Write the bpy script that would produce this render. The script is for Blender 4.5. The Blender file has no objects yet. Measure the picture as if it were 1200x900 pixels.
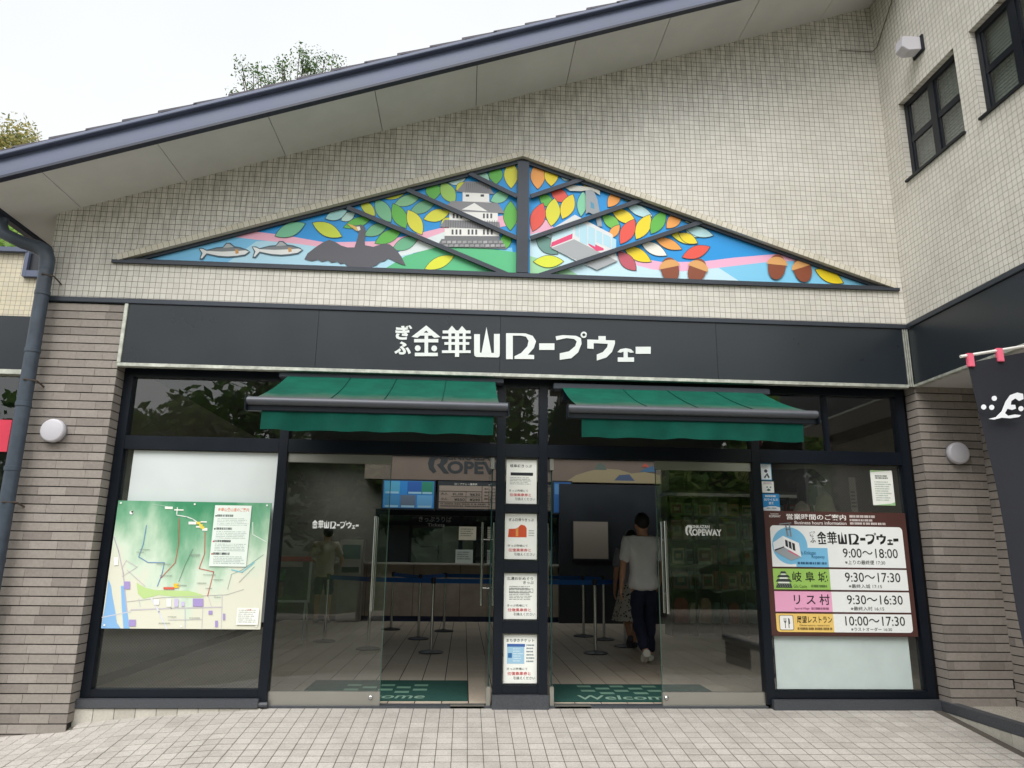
import bpy, bmesh, math, random
from mathutils import Vector, Matrix, noise as mnoise
random.seed(7)
SC = bpy.context.scene
COL = SC.collection
R = math.radians

# ------------------------------------------------------------------ camera
F_PX, PITCH, YAW, ROLL = 852.15, 0.23255, 0.0613, 0.01316
CAM = Vector((-0.5388, -6.6656, 1.2372))
cy, sy, cp, sp = math.cos(YAW), math.sin(YAW), math.cos(PITCH), math.sin(PITCH)
FW = Vector((sy*cp, cy*cp, sp)); RT0 = Vector((cy, -sy, 0)); UP0 = RT0.cross(FW)
RT = RT0*math.cos(ROLL) + UP0*math.sin(ROLL)
UP = -RT0*math.sin(ROLL) + UP0*math.cos(ROLL)
cd = bpy.data.cameras.new('camera'); cam = bpy.data.objects.new('camera', cd); COL.objects.link(cam)
cd.sensor_width = 36; cd.lens = F_PX/1200*36; cd.clip_end = 3000; cd.clip_start = 0.05
m3 = Matrix((RT, UP, -FW)).transposed()
cam.matrix_world = Matrix.Translation(CAM) @ m3.to_4x4()
SC.camera = cam

# ------------------------------------------------------------------ world, sun, exposure
SUN_EL, SUN_AZ = 52, -28          # sun behind the camera, to its left, veiled by cloud
w = bpy.data.worlds.new('World'); SC.world = w; w.use_nodes = True
nt = w.node_tree; nt.nodes.clear()
sky = nt.nodes.new('ShaderNodeTexSky'); sky.sky_type = 'NISHITA'; sky.sun_disc = False
sky.sun_elevation = R(SUN_EL); sky.sun_rotation = R(180 + SUN_AZ)
sky.air_density = 1.6; sky.dust_density = 6.0; sky.ozone_density = 1.0
hs = nt.nodes.new('ShaderNodeHueSaturation'); hs.inputs['Saturation'].default_value = 0.12
bg = nt.nodes.new('ShaderNodeBackground'); bg.inputs['Strength'].default_value = 0.15
wo = nt.nodes.new('ShaderNodeOutputWorld')
cloud = nt.nodes.new('ShaderNodeMix'); cloud.data_type = 'RGBA'; cloud.inputs[0].default_value = 0.75   # even cloud deck over the whole sky
cloud.inputs[7].default_value = (3.45, 3.55, 3.62, 1)
nt.links.new(sky.outputs[0], hs.inputs['Color']); nt.links.new(hs.outputs[0], cloud.inputs[6]); cn = nt.nodes.new('ShaderNodeTexNoise'); cn.inputs['Scale'].default_value = 2.5; cn.inputs['Detail'].default_value = 5
cr = nt.nodes.new('ShaderNodeMapRange'); cr.inputs[3].default_value = .9; cr.inputs[4].default_value = 1.08; nt.links.new(cn.outputs[0], cr.inputs[0])
cm_ = nt.nodes.new('ShaderNodeVectorMath'); cm_.operation = 'SCALE'; nt.links.new(cloud.outputs[2], cm_.inputs[0]); nt.links.new(cr.outputs[0], cm_.inputs['Scale']); nt.links.new(cm_.outputs[0], bg.inputs[0]); nt.links.new(bg.outputs[0], wo.inputs[0])
sl = bpy.data.lights.new('sun', 'SUN'); sl.energy = 1.5; sl.angle = R(40); sl.color = (1, .97, .93)
so = bpy.data.objects.new('sun', sl); COL.objects.link(so)
sd = Vector((math.sin(R(SUN_AZ))*math.cos(R(SUN_EL)), -math.cos(R(SUN_AZ))*math.cos(R(SUN_EL)), math.sin(R(SUN_EL))))
so.rotation_euler = sd.to_track_quat('Z', 'Y').to_euler(); so.location = (-6, -12, 15)
SC.view_settings.view_transform = 'Standard'; SC.view_settings.look = 'None'
SC.view_settings.exposure = 1.0; SC.view_settings.gamma = 1; SC.view_settings.use_curve_mapping = False
try:
    SC.cycles.max_bounces = 10; SC.cycles.diffuse_bounces = 5; SC.cycles.glossy_bounces = 5
    SC.cycles.transparent_max_bounces = 16; SC.cycles.caustics_reflective = False; SC.cycles.caustics_refractive = False
    SC.cycles.use_denoising = True
except Exception: pass

# ------------------------------------------------------------------ pixel -> point on a known plane
def pix(px, py, ax, val):
    d = RT*((px-600)/F_PX) + UP*((450-py)/F_PX) + FW
    return CAM + d*((val-CAM[ax])/d[ax])
def pxz(px, py, y):
    p = pix(px, py, 1, y); return (p.x, p.z)

# ------------------------------------------------------------------ materials
def lin(h):
    h = h.lstrip('#'); o = []
    for i in (0, 2, 4):
        c = int(h[i:i+2], 16)/255
        o.append(c/12.92 if c <= .04045 else ((c+.055)/1.055)**2.4)
    return (*o, 1)
MATS = {}
class N:
    """tiny node helper"""
    def __init__(s, name):
        s.m = bpy.data.materials.new(name); s.m.use_nodes = True
        s.t = s.m.node_tree; s.b = s.t.nodes['Principled BSDF']; s.o = s.t.nodes['Material Output']
    def n(s, k, **kw):
        x = s.t.nodes.new('ShaderNode'+k)
        for a, v in kw.items():
            if a.startswith('i_'):
                key = a[2:]; key = int(key) if key.isdigit() else key.replace('_', ' ')
                x.inputs[key].default_value = v
            else: setattr(x, a, v)
        return x
    def l(s, a, b): s.t.links.new(a, b)
    def mixc(s, fac, a, b, mode='MIX'):
        x = s.n('Mix', data_type='RGBA', blend_type=mode)
        for sock, v in ((x.inputs[0], fac), (x.inputs[6], a), (x.inputs[7], b)):
            if hasattr(v, 'is_output'): s.l(v, sock)
            else: sock.default_value = v
        return x.outputs[2]
    def math(s, op, a, b=0.0, c=None):
        x = s.n('Math', operation=op)
        for i, v in enumerate((a, b) if c is None else (a, b, c)):
            if hasattr(v, 'is_output'): s.l(v, x.inputs[i])
            else: x.inputs[i].default_value = v
        return x.outputs[0]
    def ramp(s, fac, stops):
        x = s.n('ValToRGB'); e = x.color_ramp.elements
        while len(e) < len(stops): e.new(.5)
        for q, (p, c) in zip(e, stops): q.position = p; q.color = c if len(c) == 4 else (*c, 1)
        s.l(fac, x.inputs[0]); return x.outputs[0]
def mat(name, col, rough=.6, metal=0, var=.08, scale=6, bump=0, spec=.5, emit=None):
    if name in MATS: return MATS[name]
    k = N(name); c = lin(col) if isinstance(col, str) else (*col, 1)
    k.b.inputs['Roughness'].default_value = rough; k.b.inputs['Metallic'].default_value = metal
    k.b.inputs['Specular IOR Level'].default_value = spec
    if var:
        tc = k.n('TexCoord'); no = k.n('TexNoise', i_Scale=scale, i_Detail=6, i_Roughness=.6)
        k.l(tc.outputs['Object'], no.inputs['Vector'])
        lo = tuple(x*(1-var) for x in c[:3]); hi = tuple(min(1, x*(1+var)) for x in c[:3])
        k.l(k.ramp(no.outputs[0], [(.3, lo), (.7, hi)]), k.b.inputs['Base Color'])
        k.l(k.math('MULTIPLY_ADD', no.outputs[0], .2, max(.02, rough-.1)), k.b.inputs['Roughness'])
        if bump:
            bp = k.n('Bump', i_Strength=bump, i_Distance=.01); k.l(no.outputs[0], bp.inputs['Height']); k.l(bp.outputs[0], k.b.inputs['Normal'])
    else: k.b.inputs['Base Color'].default_value = c
    if emit:
        k.b.inputs['Emission Color'].default_value = c; k.b.inputs['Emission Strength'].default_value = emit
    MATS[name] = k.m; return k.m
def flat(col, rough=.55, spec=.4):
    return mat('print_'+col.lstrip('#'), col, rough, 0, 0, spec=spec)
def tile_wall(name, axis, pitch=.0528, base=('#dbd8d0', '#d2cfc7'), joint='#8a8375', mould=True):
    """square mosaic tile wall: axis 0 -> runs along x, 1 -> runs along y"""
    k = N(name); tc = k.n('TexCoord'); sx = k.n('SeparateXYZ'); k.l(tc.outputs['Object'], sx.inputs[0])
    cb = k.n('CombineXYZ'); k.l(sx.outputs[axis], cb.inputs[0]); k.l(sx.outputs[2], cb.inputs[1])
    wob = k.n('TexNoise', i_Scale=9.0, i_Detail=3); k.l(cb.outputs[0], wob.inputs['Vector'])
    sub = k.n('VectorMath', operation='SUBTRACT'); k.l(wob.outputs['Color'], sub.inputs[0]); sub.inputs[1].default_value = (.5, .5, .5)
    sca = k.n('VectorMath', operation='SCALE'); k.l(sub.outputs[0], sca.inputs[0]); sca.inputs['Scale'].default_value = .016
    add = k.n('VectorMath', operation='ADD'); k.l(cb.outputs[0], add.inputs[0]); k.l(sca.outputs[0], add.inputs[1])
    br = k.n('TexBrick', offset=0.0, offset_frequency=1, squash=1.0)
    br.inputs['Scale'].default_value = 1/pitch; br.inputs['Brick Width'].default_value = 1; br.inputs['Row Height'].default_value = 1
    br.inputs['Mortar Size'].default_value = .043; br.inputs['Mortar Smooth'].default_value = .25; br.inputs['Bias'].default_value = 0
    br.inputs['Color1'].default_value = lin(base[0]); br.inputs['Color2'].default_value = lin(base[1]); br.inputs['Mortar'].default_value = lin(joint)
    k.l(add.outputs[0], br.inputs['Vector'])
    # broad soiling
    n2 = k.n('TexNoise', i_Scale=1.3, i_Detail=8, i_Roughness=.65); k.l(cb.outputs[0], n2.inputs['Vector'])
    c1 = k.mixc(k.math('MULTIPLY', k.ramp(n2.outputs[0], [(.4, (0, 0, 0)), (.75, (1, 1, 1))]), .28), br.outputs['Color'], lin('#9d9584'), 'MULTIPLY')
    if mould:
        # black mould: thin runs that spread along the joints from the top of the wall
        mp = k.n('Mapping'); mp.inputs['Scale'].default_value = (9, 1.6, 1); k.l(cb.outputs[0], mp.inputs['Vector'])
        n3 = k.n('TexNoise', i_Scale=2.2, i_Detail=9, i_Roughness=.72); k.l(mp.outputs[0], n3.inputs['Vector'])
        if axis == 0:   # height of the wall top at this x
            top = k.math('MULTIPLY_ADD', sx.outputs[0], .346, 5.81)
        else: top = k.math('MULTIPLY_ADD', sx.outputs[0], 0.0, 7.4)
        dist = k.math('SUBTRACT', top, sx.outputs[2])
        reach = k.ramp(k.math('MULTIPLY', dist, .75), [(0, (1, 1, 1)), (1, (0, 0, 0))])
        run = k.ramp(n3.outputs[0], [(.45, (0, 0, 0)), (.57, (1, 1, 1))])
        n4 = k.n('TexNoise', i_Scale=1.1, i_Detail=5, i_Roughness=.6); k.l(cb.outputs[0], n4.inputs['Vector'])
        wide = k.ramp(k.math('MULTIPLY_ADD', dist, -.42, k.math('ADD', n4.outputs[0], .32)), [(.3, (0, 0, 0)), (.62, (1, 1, 1))])
        mk = k.math('MAXIMUM', k.math('MULTIPLY', k.math('MULTIPLY', run, reach), k.math('MULTIPLY_ADD', br.outputs['Fac'], .6, .32)), k.math('MULTIPLY', wide, k.math('MULTIPLY', br.outputs['Fac'], .85)))
        c1 = k.mixc(mk, c1, lin('#3d3b33'))
    k.l(c1, k.b.inputs['Base Color'])
    k.l(k.math('MULTIPLY_ADD', br.outputs['Fac'], .5, .34), k.b.inputs['Roughness'])
    h = k.math('MULTIPLY_ADD', br.outputs['Fac'], -1, 1)
    bp = k.n('Bump', i_Strength=.5, i_Distance=.004); k.l(h, bp.inputs['Height']); k.l(bp.outputs[0], k.b.inputs['Normal'])
    return k.m
def piece_mat(name, stops, rough=.75, grain=30, bump=.25, stain=None, amt=.12):
    """each loose piece gets its own shade (object random + island random)"""
    k = N(name); oi = k.n('ObjectInfo'); ge = k.n('NewGeometry')
    rn = k.math('FRACT', k.math('ADD', oi.outputs['Random'], ge.outputs['Random Per Island']))
    c = k.ramp(rn, stops)
    tc = k.n('NewGeometry'); no = k.n('TexNoise', i_Scale=grain, i_Detail=8, i_Roughness=.7); k.l(tc.outputs['Position'], no.inputs['Vector'])
    c = k.mixc(amt*2, c, k.ramp(no.outputs[0], [(.3, (.3, .3, .3)), (.7, (.8, .8, .8))]), 'OVERLAY')
    if stain:
        n2 = k.n('TexNoise', i_Scale=3.1, i_Detail=7, i_Roughness=.7); k.l(tc.outputs['Position'], n2.inputs['Vector'])
        c = k.mixc(k.ramp(n2.outputs[0], [(.48, (0, 0, 0)), (.72, (.5, .5, .5))]), c, lin(stain))
    k.l(c, k.b.inputs['Base Color']); k.b.inputs['Roughness'].default_value = rough
    bp = k.n('Bump', i_Strength=bump, i_Distance=.003); k.l(no.outputs[0], bp.inputs['Height']); k.l(bp.outputs[0], k.b.inputs['Normal'])
    return k.m
def glass_mat(name, tint=(.94, .965, .955), ior=2.15, wire=False):
    k = N(name); k.t.nodes.remove(k.b)
    fr = k.n('Fresnel', i_IOR=ior); tr = k.n('BsdfTransparent'); tr.inputs[0].default_value = (*tint, 1)
    gl = k.n('BsdfGlossy', i_Roughness=.0); mx = k.n('MixShader')
    ge0 = k.n('NewGeometry'); k.l(k.math('MULTIPLY', fr.outputs[0], k.math('SUBTRACT', 1.0, ge0.outputs['Backfacing'])), mx.inputs[0]); k.l(tr.outputs[0], mx.inputs[1]); k.l(gl.outputs[0], mx.inputs[2])
    out = mx.outputs[0]
    if wire:   # diagonal wires cast into the pane
        ge = k.n('NewGeometry'); sx = k.n('SeparateXYZ'); k.l(ge.outputs['Position'], sx.inputs[0])
        a = k.math('ADD', sx.outputs[0], sx.outputs[2]); b = k.math('SUBTRACT', sx.outputs[0], sx.outputs[2])
        f1 = k.math('LESS_THAN', k.math('FRACT', k.math('MULTIPLY', a, 38.0)), .14)
        f2 = k.math('LESS_THAN', k.math('FRACT', k.math('MULTIPLY', b, 38.0)), .14)
        df = k.n('BsdfDiffuse'); df.inputs[0].default_value = (.32, .34, .33, 1)
        m2 = k.n('MixShader'); k.l(k.math('MULTIPLY', k.math('MAXIMUM', f1, f2), .12), m2.inputs[0]); k.l(out, m2.inputs[1]); k.l(df.outputs[0], m2.inputs[2]); out = m2.outputs[0]
    k.l(out, k.o.inputs['Surface']); return k.m
M = dict(
    frame=mat('dark_bronze_frame', '#0c131d', .35, .0, .1, 3, 0, .35),
    trim=mat('dark_grey_trim', '#3a4049', .45, .3, .12, 4),
    blind=mat('dark_sign_panel', '#252b31', .3, 0, .1, 1.5),
    alu=mat('mouldy_aluminium', '#b9bcb2', .45, .35, .3, 14),
    steel=mat('brushed_steel', '#b4b2ac', .32, .85, .02, 3),
    chrome=mat('chrome', '#c9c9c9', .15, 1, 0),
    fascia=mat('blue_grey_fascia', '#525a70', .6, 0, .12, 2.5),
    fascia_dark=mat('dark_fascia_lip', '#272c3c', .45, .1, .1, 3),
    rooft=mat('slate_roof', '#55535b', .75, 0, .25, 8, .2),
    soffit=mat('soffit_board', '#c6c6c4', .85, 0, .06, 2.2),
    granite=mat('dark_granite', '#43464b', .5, 0, .3, 90, .2),
    concrete=mat('grout_bed', '#4f4942', .95, 0, .2, 20, .3),
    joint=mat('dark_joint', '#2e2a27', .95, 0, .2, 20),
    white=mat('white_board', '#cdd4d4', .5, 0, .03, 3),
    paper=mat('white_paper', '#eef0ea', .6, 0, .02, 3),
    lampw=mat('opal_lamp', '#bdbbc2', .4, 0, .03, 5),
    awning=mat('green_canvas', '#04453a', .9, 0, .2, 5, .25, .2),
    pipe=mat('blue_grey_pipe', '#39434f', .45, 0, .22, 9),
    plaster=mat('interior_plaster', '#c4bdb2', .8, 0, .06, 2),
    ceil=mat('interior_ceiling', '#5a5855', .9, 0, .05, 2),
    counter=mat('counter_laminate', '#9a8f84', .5, 0, .25, 2.5),
    navy=mat('navy_kick', '#17264e', .5, 0, .1, 4),
    dark=mat('dark_cabinet', '#20242b', .45, 0, .12, 3),
    black=mat('black_cloth', '#141419', .85, 0, .15, 8, .2),
    belt=mat('blue_webbing', '#0f5aa8', .7, 0, .08, 40),
    matg=mat('green_mat', '#164840', .95, 0, .25, 40, .4),
    gravel=mat('washed_gravel', '#a09a90', .9, 0, .55, 120, .8),
    red=mat('red_cloth', '#cf3a52', .8, 0, .1, 6),
    skin=mat('skin', '#b98a6e', .55, 0, .06, 10),
    hair=mat('black_hair', '#15120f', .6, 0, .2, 40),
    pink=mat('pink_loop', '#e0657f', .8, 0, .08, 9),
    glass=glass_mat('window_glass'),
    glass_d=glass_mat('door_glass', (.95, .975, .965)),
    glass_w=glass_mat('wired_glass', (.93, .95, .94), 2.15, True),
)
M['tile_x'] = tile_wall('mosaic_tile_front', 0)
M['tile_y'] = tile_wall('mosaic_tile_side', 1)
M['tile_l'] = tile_wall('mosaic_tile_side_building', 0, base=('#cfc6ae', '#c4bda9'), mould=False)
M['brick'] = piece_mat('taupe_brick_tile', [(0, lin('#7b746e')), (.2, lin('#87807a')), (.5, lin('#8c857e')), (.8, lin('#8e8780')), (1, lin('#938c86'))], .7, 40, .2)
M['paver'] = piece_mat('grey_paver', [(0, lin('#a29d97')), (.5, lin('#a8a39d')), (1, lin('#afaaa4'))], .8, 90, .3, '#857f78', .3)
M['ftile'] = piece_mat('beige_floor_tile', [(0, lin('#c2b3a2')), (.5, lin('#c9baa8')), (1, lin('#cfc1b0'))], .42, 25, .08)
M['skirt'] = piece_mat('skirting_tile', [(0, lin('#aba79d')), (.5, lin('#b6b2a8')), (1, lin('#bcb8ae'))], .75, 50, .2)
M['edge_tile'] = piece_mat('edge_tile', [(0, lin('#c5bfae')), (.5, lin('#cfc9b9')), (1, lin('#d4cebf'))], .45, 30, .1)

# ------------------------------------------------------------------ geometry helpers
ORI = {}     # world origin of every empty / parent
class G:
    def __init__(s): s.v = []; s.f = []
    def poly(s, pts): i = len(s.v); s.v += [tuple(p) for p in pts]; s.f.append(tuple(range(i, i+len(pts)))); return s
    def box(s, x0, x1, y0, y1, z0, z1):
        i = len(s.v)
        s.v += [(x0,y0,z0),(x1,y0,z0),(x1,y1,z0),(x0,y1,z0),(x0,y0,z1),(x1,y0,z1),(x1,y1,z1),(x0,y1,z1)]
        for q in ((0,3,2,1),(4,5,6,7),(0,1,5,4),(1,2,6,5),(2,3,7,6),(3,0,4,7)): s.f.append(tuple(i+a for a in q))
        return s
    def obox(s, c, ax, ay, az):     # centre + three half-axis vectors
        i = len(s.v); c = Vector(c); ax, ay, az = Vector(ax), Vector(ay), Vector(az)
        for dz in (-1, 1):
            for dx, dy in ((-1,-1),(1,-1),(1,1),(-1,1)): s.v.append(tuple(c+ax*dx+ay*dy+az*dz))
        for q in ((0,3,2,1),(4,5,6,7),(0,1,5,4),(1,2,6,5),(2,3,7,6),(3,0,4,7)): s.f.append(tuple(i+a for a in q))
        return s
    def prism(s, pts, off):         # planar polygon pushed by an offset vector
        i = len(s.v); n = len(pts); off = Vector(off)
        s.v += [tuple(p) for p in pts] + [tuple(Vector(p)+off) for p in pts]
        s.f.append(tuple(range(i, i+n))); s.f.append(tuple(range(i+2*n-1, i+n-1, -1)))
        for a in range(n): b = (a+1) % n; s.f.append((i+a, i+n+a, i+n+b, i+b))
        return s
    def tube(s, pts, r, seg=12, cap=True):
        pts = [Vector(p) for p in pts]; rs = r if isinstance(r, (list, tuple)) else [r]*len(pts)
        i0 = len(s.v); prev = None
        for j, p in enumerate(pts):
            t = (pts[min(j+1, len(pts)-1)] - pts[max(j-1, 0)]).normalized()
            if prev is None: a = t.orthogonal().normalized()
            else: a = (prev - t*prev.dot(t)).normalized()
            prev = a; b = t.cross(a)
            for k in range(seg):
                an = 2*math.pi*k/seg; s.v.append(tuple(p + (a*math.cos(an) + b*math.sin(an))*rs[j]))
        for j in range(len(pts)-1):
            for k in range(seg):
                k2 = (k+1) % seg; s.f.append((i0+j*seg+k, i0+j*seg+k2, i0+(j+1)*seg+k2, i0+(j+1)*seg+k))
        if cap:
            s.f.append(tuple(i0+k for k in range(seg-1, -1, -1))); s.f.append(tuple(i0+(len(pts)-1)*seg+k for k in range(seg)))
        return s
    def lathe(s, c, ax, prof, seg=24):   # prof: list of (radius, distance along axis)
        ax = Vector(ax).normalized(); c = Vector(c)
        a = ax.orthogonal().normalized(); b = ax.cross(a); i0 = len(s.v)
        for r, h in prof:
            for k in range(seg):
                an = 2*math.pi*k/seg; s.v.append(tuple(c + ax*h + (a*math.cos(an)+b*math.sin(an))*r))
        for j in range(len(prof)-1):
            for k in range(seg):
                k2 = (k+1) % seg; s.f.append((i0+j*seg+k, i0+j*seg+k2, i0+(j+1)*seg+k2, i0+(j+1)*seg+k))
        s.f.append(tuple(i0+k for k in range(seg-1, -1, -1))); s.f.append(tuple(i0+(len(prof)-1)*seg+k for k in range(seg)))
        return s
def mesh_from(g, name, mt, off=(0,0,0), bevel=0, smooth=False):
    me = bpy.data.meshes.new(name)
    me.from_pydata([(v[0]-off[0], v[1]-off[1], v[2]-off[2]) for v in g.v], [], g.f)
    if bevel or smooth is not None:
        bm = bmesh.new(); bm.from_mesh(me)
        bmesh.ops.recalc_face_normals(bm, faces=bm.faces)
        if bevel: bmesh.ops.bevel(bm, geom=[e for e in bm.edges if len(e.link_faces) == 2 and e.calc_face_angle(0) > .6], offset=bevel, segments=2, affect='EDGES', clamp_overlap=True)
        bm.to_mesh(me); bm.free()
    if smooth:
        for p in me.polygons: p.use_smooth = True
        try: me.set_sharp_from_angle(angle=R(40))
        except Exception: pass
    if mt is not None: me.materials.append(mt)
    me.update(); return me
def worldloc(o):
    return ORI.get(o.name, (0, 0, 0)) if o is not None else (0, 0, 0)
def obj(name, g, mt, parent=None, bevel=0, smooth=False, origin=None):
    """one mesh object from world-space geometry"""
    base = Vector(worldloc(parent)); org = Vector(origin) if origin is not None else base
    me = g if isinstance(g, bpy.types.Mesh) else mesh_from(g, name, mt, org, bevel, smooth)
    o = bpy.data.objects.new(name, me); COL.objects.link(o)
    o.location = org-base
    if parent is not None: o.parent = parent
    ORI[o.name] = tuple(org); return o
def inst(name, me, parent, loc, rot=None):
    o = bpy.data.objects.new(name, me); COL.objects.link(o); o.parent = parent
    o.location = Vector(loc) - Vector(worldloc(parent))
    if rot is not None: o.rotation_euler = rot
    ORI[o.name] = tuple(loc); return o
def thing(name, label, cat, loc=(0,0,0), group=None):
    o = bpy.data.objects.new(name, None); COL.objects.link(o); o.location = loc; ORI[o.name] = tuple(loc)
    o.empty_display_size = .1
    return tag(o, label, cat, group)
def tag(o, label, cat, group=None):
    o['label'] = label; o['category'] = cat
    if group: o['group'] = group
    return o
def struct(o): o['kind'] = 'structure'; return o
def stuff(o): o['kind'] = 'stuff'; return o
def curve_mesh(body, bold=0.0, align='LEFT', ext=0.0):
    c = bpy.data.curves.new('lettering', 'FONT'); c.body = body; c.align_x = align; c.offset = bold; c.extrude = ext; c.resolution_u = 3
    o = bpy.data.objects.new('lettering', c); COL.objects.link(o)
    dg = bpy.context.evaluated_depsgraph_get(); me = bpy.data.meshes.new_from_object(o.evaluated_get(dg))
    bpy.data.objects.remove(o); bpy.data.curves.remove(c); return me
class Board:
    """a flat upright board at depth y: u to the right, v downwards, both 0..1"""
    def __init__(s, x0, x1, z1, z0, y): s.x0, s.x1, s.z0, s.z1, s.y = x0, x1, z0, z1, y; s.k = 0
    def P(s, u, v, d=0): return (s.x0+(s.x1-s.x0)*u, s.y-d, s.z1-(s.z1-s.z0)*v)
    def lay(s): s.k += 1; return .001+.0001*s.k
    def poly(s, name, pts, col, parent, rough=.55):
        d = s.lay(); return obj(name, G().poly([s.P(u, v, d) for u, v in pts]), flat(col, rough) if isinstance(col, str) else col, parent)
    def polys(s, name, lst, col, parent):
        g = G(); d = s.lay()
        for pts in lst: g.poly([s.P(u, v, d) for u, v in pts])
        return obj(name, g, flat(col) if isinstance(col, str) else col, parent)
    def rect(s, name, u0, u1, v0, v1, col, parent): return s.poly(name, [(u0, v1), (u1, v1), (u1, v0), (u0, v0)], col, parent)
    def rrect(s, name, u0, u1, v0, v1, rad, col, parent, corners=(1,1,1,1)):
        W, H = s.x1-s.x0, s.z1-s.z0; pts = []
        cs = [(u0, v0, 180, 0), (u1, v0, 270, 1), (u1, v1, 0, 2), (u0, v1, 90, 3)]
        for (u, v, a0, i) in cs:
            if not corners[i]: pts.append((u, v)); continue
            cu = u + (rad/W if i in (0, 3) else -rad/W); cv = v + (rad/H if i in (0, 1) else -rad/H)
            for t in range(0, 91, 18):
                a = R(a0+t); pts.append((cu+math.cos(a)*rad/W, cv+math.sin(a)*rad/H))
        return s.poly(name, pts[::-1], col, parent)
    def circle(s, name, u, v, r, col, parent, n=28):
        W, H = s.x1-s.x0, s.z1-s.z0
        return s.poly(name, [(u+math.cos(2*math.pi*i/n)*r/W, v-math.sin(2*math.pi*i/n)*r/H) for i in range(n)], col, parent)
    def text(s, body, u0, u1, v0, v1, col, parent, bold=.01, name='lettering', fit=True):
        """lettering stretched into the box u0..u1 x v0..v1"""
        me = curve_mesh(body, bold)
        xs = [v.co.x for v in me.vertices]; ys = [v.co.y for v in me.vertices]
        if not xs: return None
        a, b, c, e = min(xs), max(xs), min(ys), max(ys); d = s.lay(); bx = worldloc(parent)
        for v in me.vertices:
            fu = (v.co.x-a)/(b-a); fv = (v.co.y-c)/(e-c); p = s.P(u0+(u1-u0)*fu, v1+(v0-v1)*fv, d)
            v.co = (p[0]-bx[0], p[1]-bx[1], p[2]-bx[2])
        me.materials.clear(); me.materials.append(flat(col) if isinstance(col, str) else col)
        o = bpy.data.objects.new(name, me); COL.objects.link(o); o.parent = parent; ORI[o.name] = bx; return o
    def lines(s, name, u0, u1, v0, v1, n, col, parent, rag=.25, h=.45):
        """small print too fine to read: rows of short dashes"""
        g = G(); d = s.lay(); dv = (v1-v0)/n
        for i in range(n):
            u = u0; end = u1-(u1-u0)*rag*random.random()
            while u < end:
                l = (u1-u0)*random.uniform(.014, .034); e2 = min(end, u+l); va = v0+dv*i; vb = va+dv*h
                g.poly([s.P(u, vb, d), s.P(e2, vb, d), s.P(e2, va, d), s.P(u, va, d)]); u = e2+(u1-u0)*random.choice((.008, .008, .01, .03))
        return stuff(obj(name, g, flat(col), parent))
    def strip(s, name, pts, wd, col, parent):
        """a drawn line of width wd metres"""
        g = G(); d = s.lay()
        P3 = [Vector(s.P(u, v, d)) for u, v in pts]
        for a, b in zip(P3, P3[1:]):
            t = (b-a); n = Vector((-t.z, 0, t.x)).normalized()*wd/2; t = t.normalized()*wd*.3
            g.poly([a-n-t, b-n+t, b+n+t, a+n-t])
        return obj(name, g, flat(col), parent)

# ------------------------------------------------------------------ main levels (metres)
YF = -0.18                       # front plane of piers, sign and tiled wall
XL, XA, XB, XR = -4.40, -3.66, 3.66, 3.695
ZS0, ZS1, ZT = 2.87, 3.42, 3.465 # sign bottom, sign top, bottom of tiling
def roofz(x): return 5.81+.346*x
def gz(x, y):
    """forecourt level: a ramp falling away from the doors and towards the left"""
    yy = min(0, y)
    z = .115*max(yy, -2.0) + .03*min(0, yy+2.0) - .012
    z += .066*min(0, max(x, -6)+2.25)
    t = min(1, max(0, (-.02-yy)/.2))*min(1, max(0, (-3.1-x)/.6)); z -= .045*t
    return z

# ================================================================== SETTING
def grid_sheet(name, xs, ys, zf, mt):
    g = G(); n = len(xs)
    for y in ys:
        for x in xs: g.v.append((x, y, zf(x, y)))
    for j in range(len(ys)-1):
        for i in range(n-1): g.f.append((j*n+i, j*n+i+1, (j+1)*n+i+1, (j+1)*n+i))
    return struct(obj(name, g, mt, None, smooth=True))
# far ground reaches the horizon
gm = N('earth_ground'); _t = gm.n('NewGeometry'); _n = gm.n('TexNoise', i_Scale=.6, i_Detail=8); gm.l(_t.outputs['Position'], _n.inputs['Vector'])
gm.l(gm.ramp(_n.outputs[0], [(.35, lin('#6c6a5c')), (.65, lin('#8a857a'))]), gm.b.inputs['Base Color']); gm.b.inputs['Roughness'].default_value = .95
xs = [-600, -80, -30, -14] + [-9+.5*i for i in range(29)] + [9, 14, 30, 80, 600]
ys = [-600, -80, -30, -14, -9, -7, -5] + [-4.5+.25*i for i in range(18)] + [-.02, .3]
ground = grid_sheet('ground', xs, ys, lambda x, y: gz(x, y)-.02, gm.m)
g2 = struct(obj('back_ground', G().poly([(-600, .28, -.3), (600, .28, -.3), (600, 900, -.3), (-600, 900, -.3)]), gm.m))

# paving of square tiles
pave = bpy.data.objects.new('forecourt_paving', None); COL.objects.link(pave); ORI[pave.name] = (0,0,0); struct(pave)
PP = .1125
def paver_frame(x, y):
    e = .05; z = gz(x, y); dx = (gz(x+e, y)-gz(x-e, y))/(2*e); dy = (gz(x, y+e)-gz(x, y-e))/(2*e)
    return z, dx, dy
bedg = G()
bx_ = [-7.0+.25*i for i in range(44)]; by_ = [-3.6+.2*i for i in range(18)]+[-.03]
bedn = len(bx_)
for y in by_:
    for x in bx_: bedg.v.append((min(x, 3.655), y, gz(x, y)-(.0026 if x > -2.6 else .02)))
for j in range(len(by_)-1):
    for i in range(bedn-1):
        if bedg.v[j*bedn+i][0] < 3.65: bedg.f.append((j*bedn+i, j*bedn+i+1, (j+1)*bedn+i+1, (j+1)*bedn+i))
obj('bed', bedg, M['concrete'], pave)
pg = G().box(-PP/2+.0026, PP/2-.0026, -PP/2+.0042, PP/2-.0042, -.012, 0)
paver_me = mesh_from(pg, 'paver', M['paver'], bevel=.0015)
rest = G(); cnt = 0
cells = []
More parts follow.
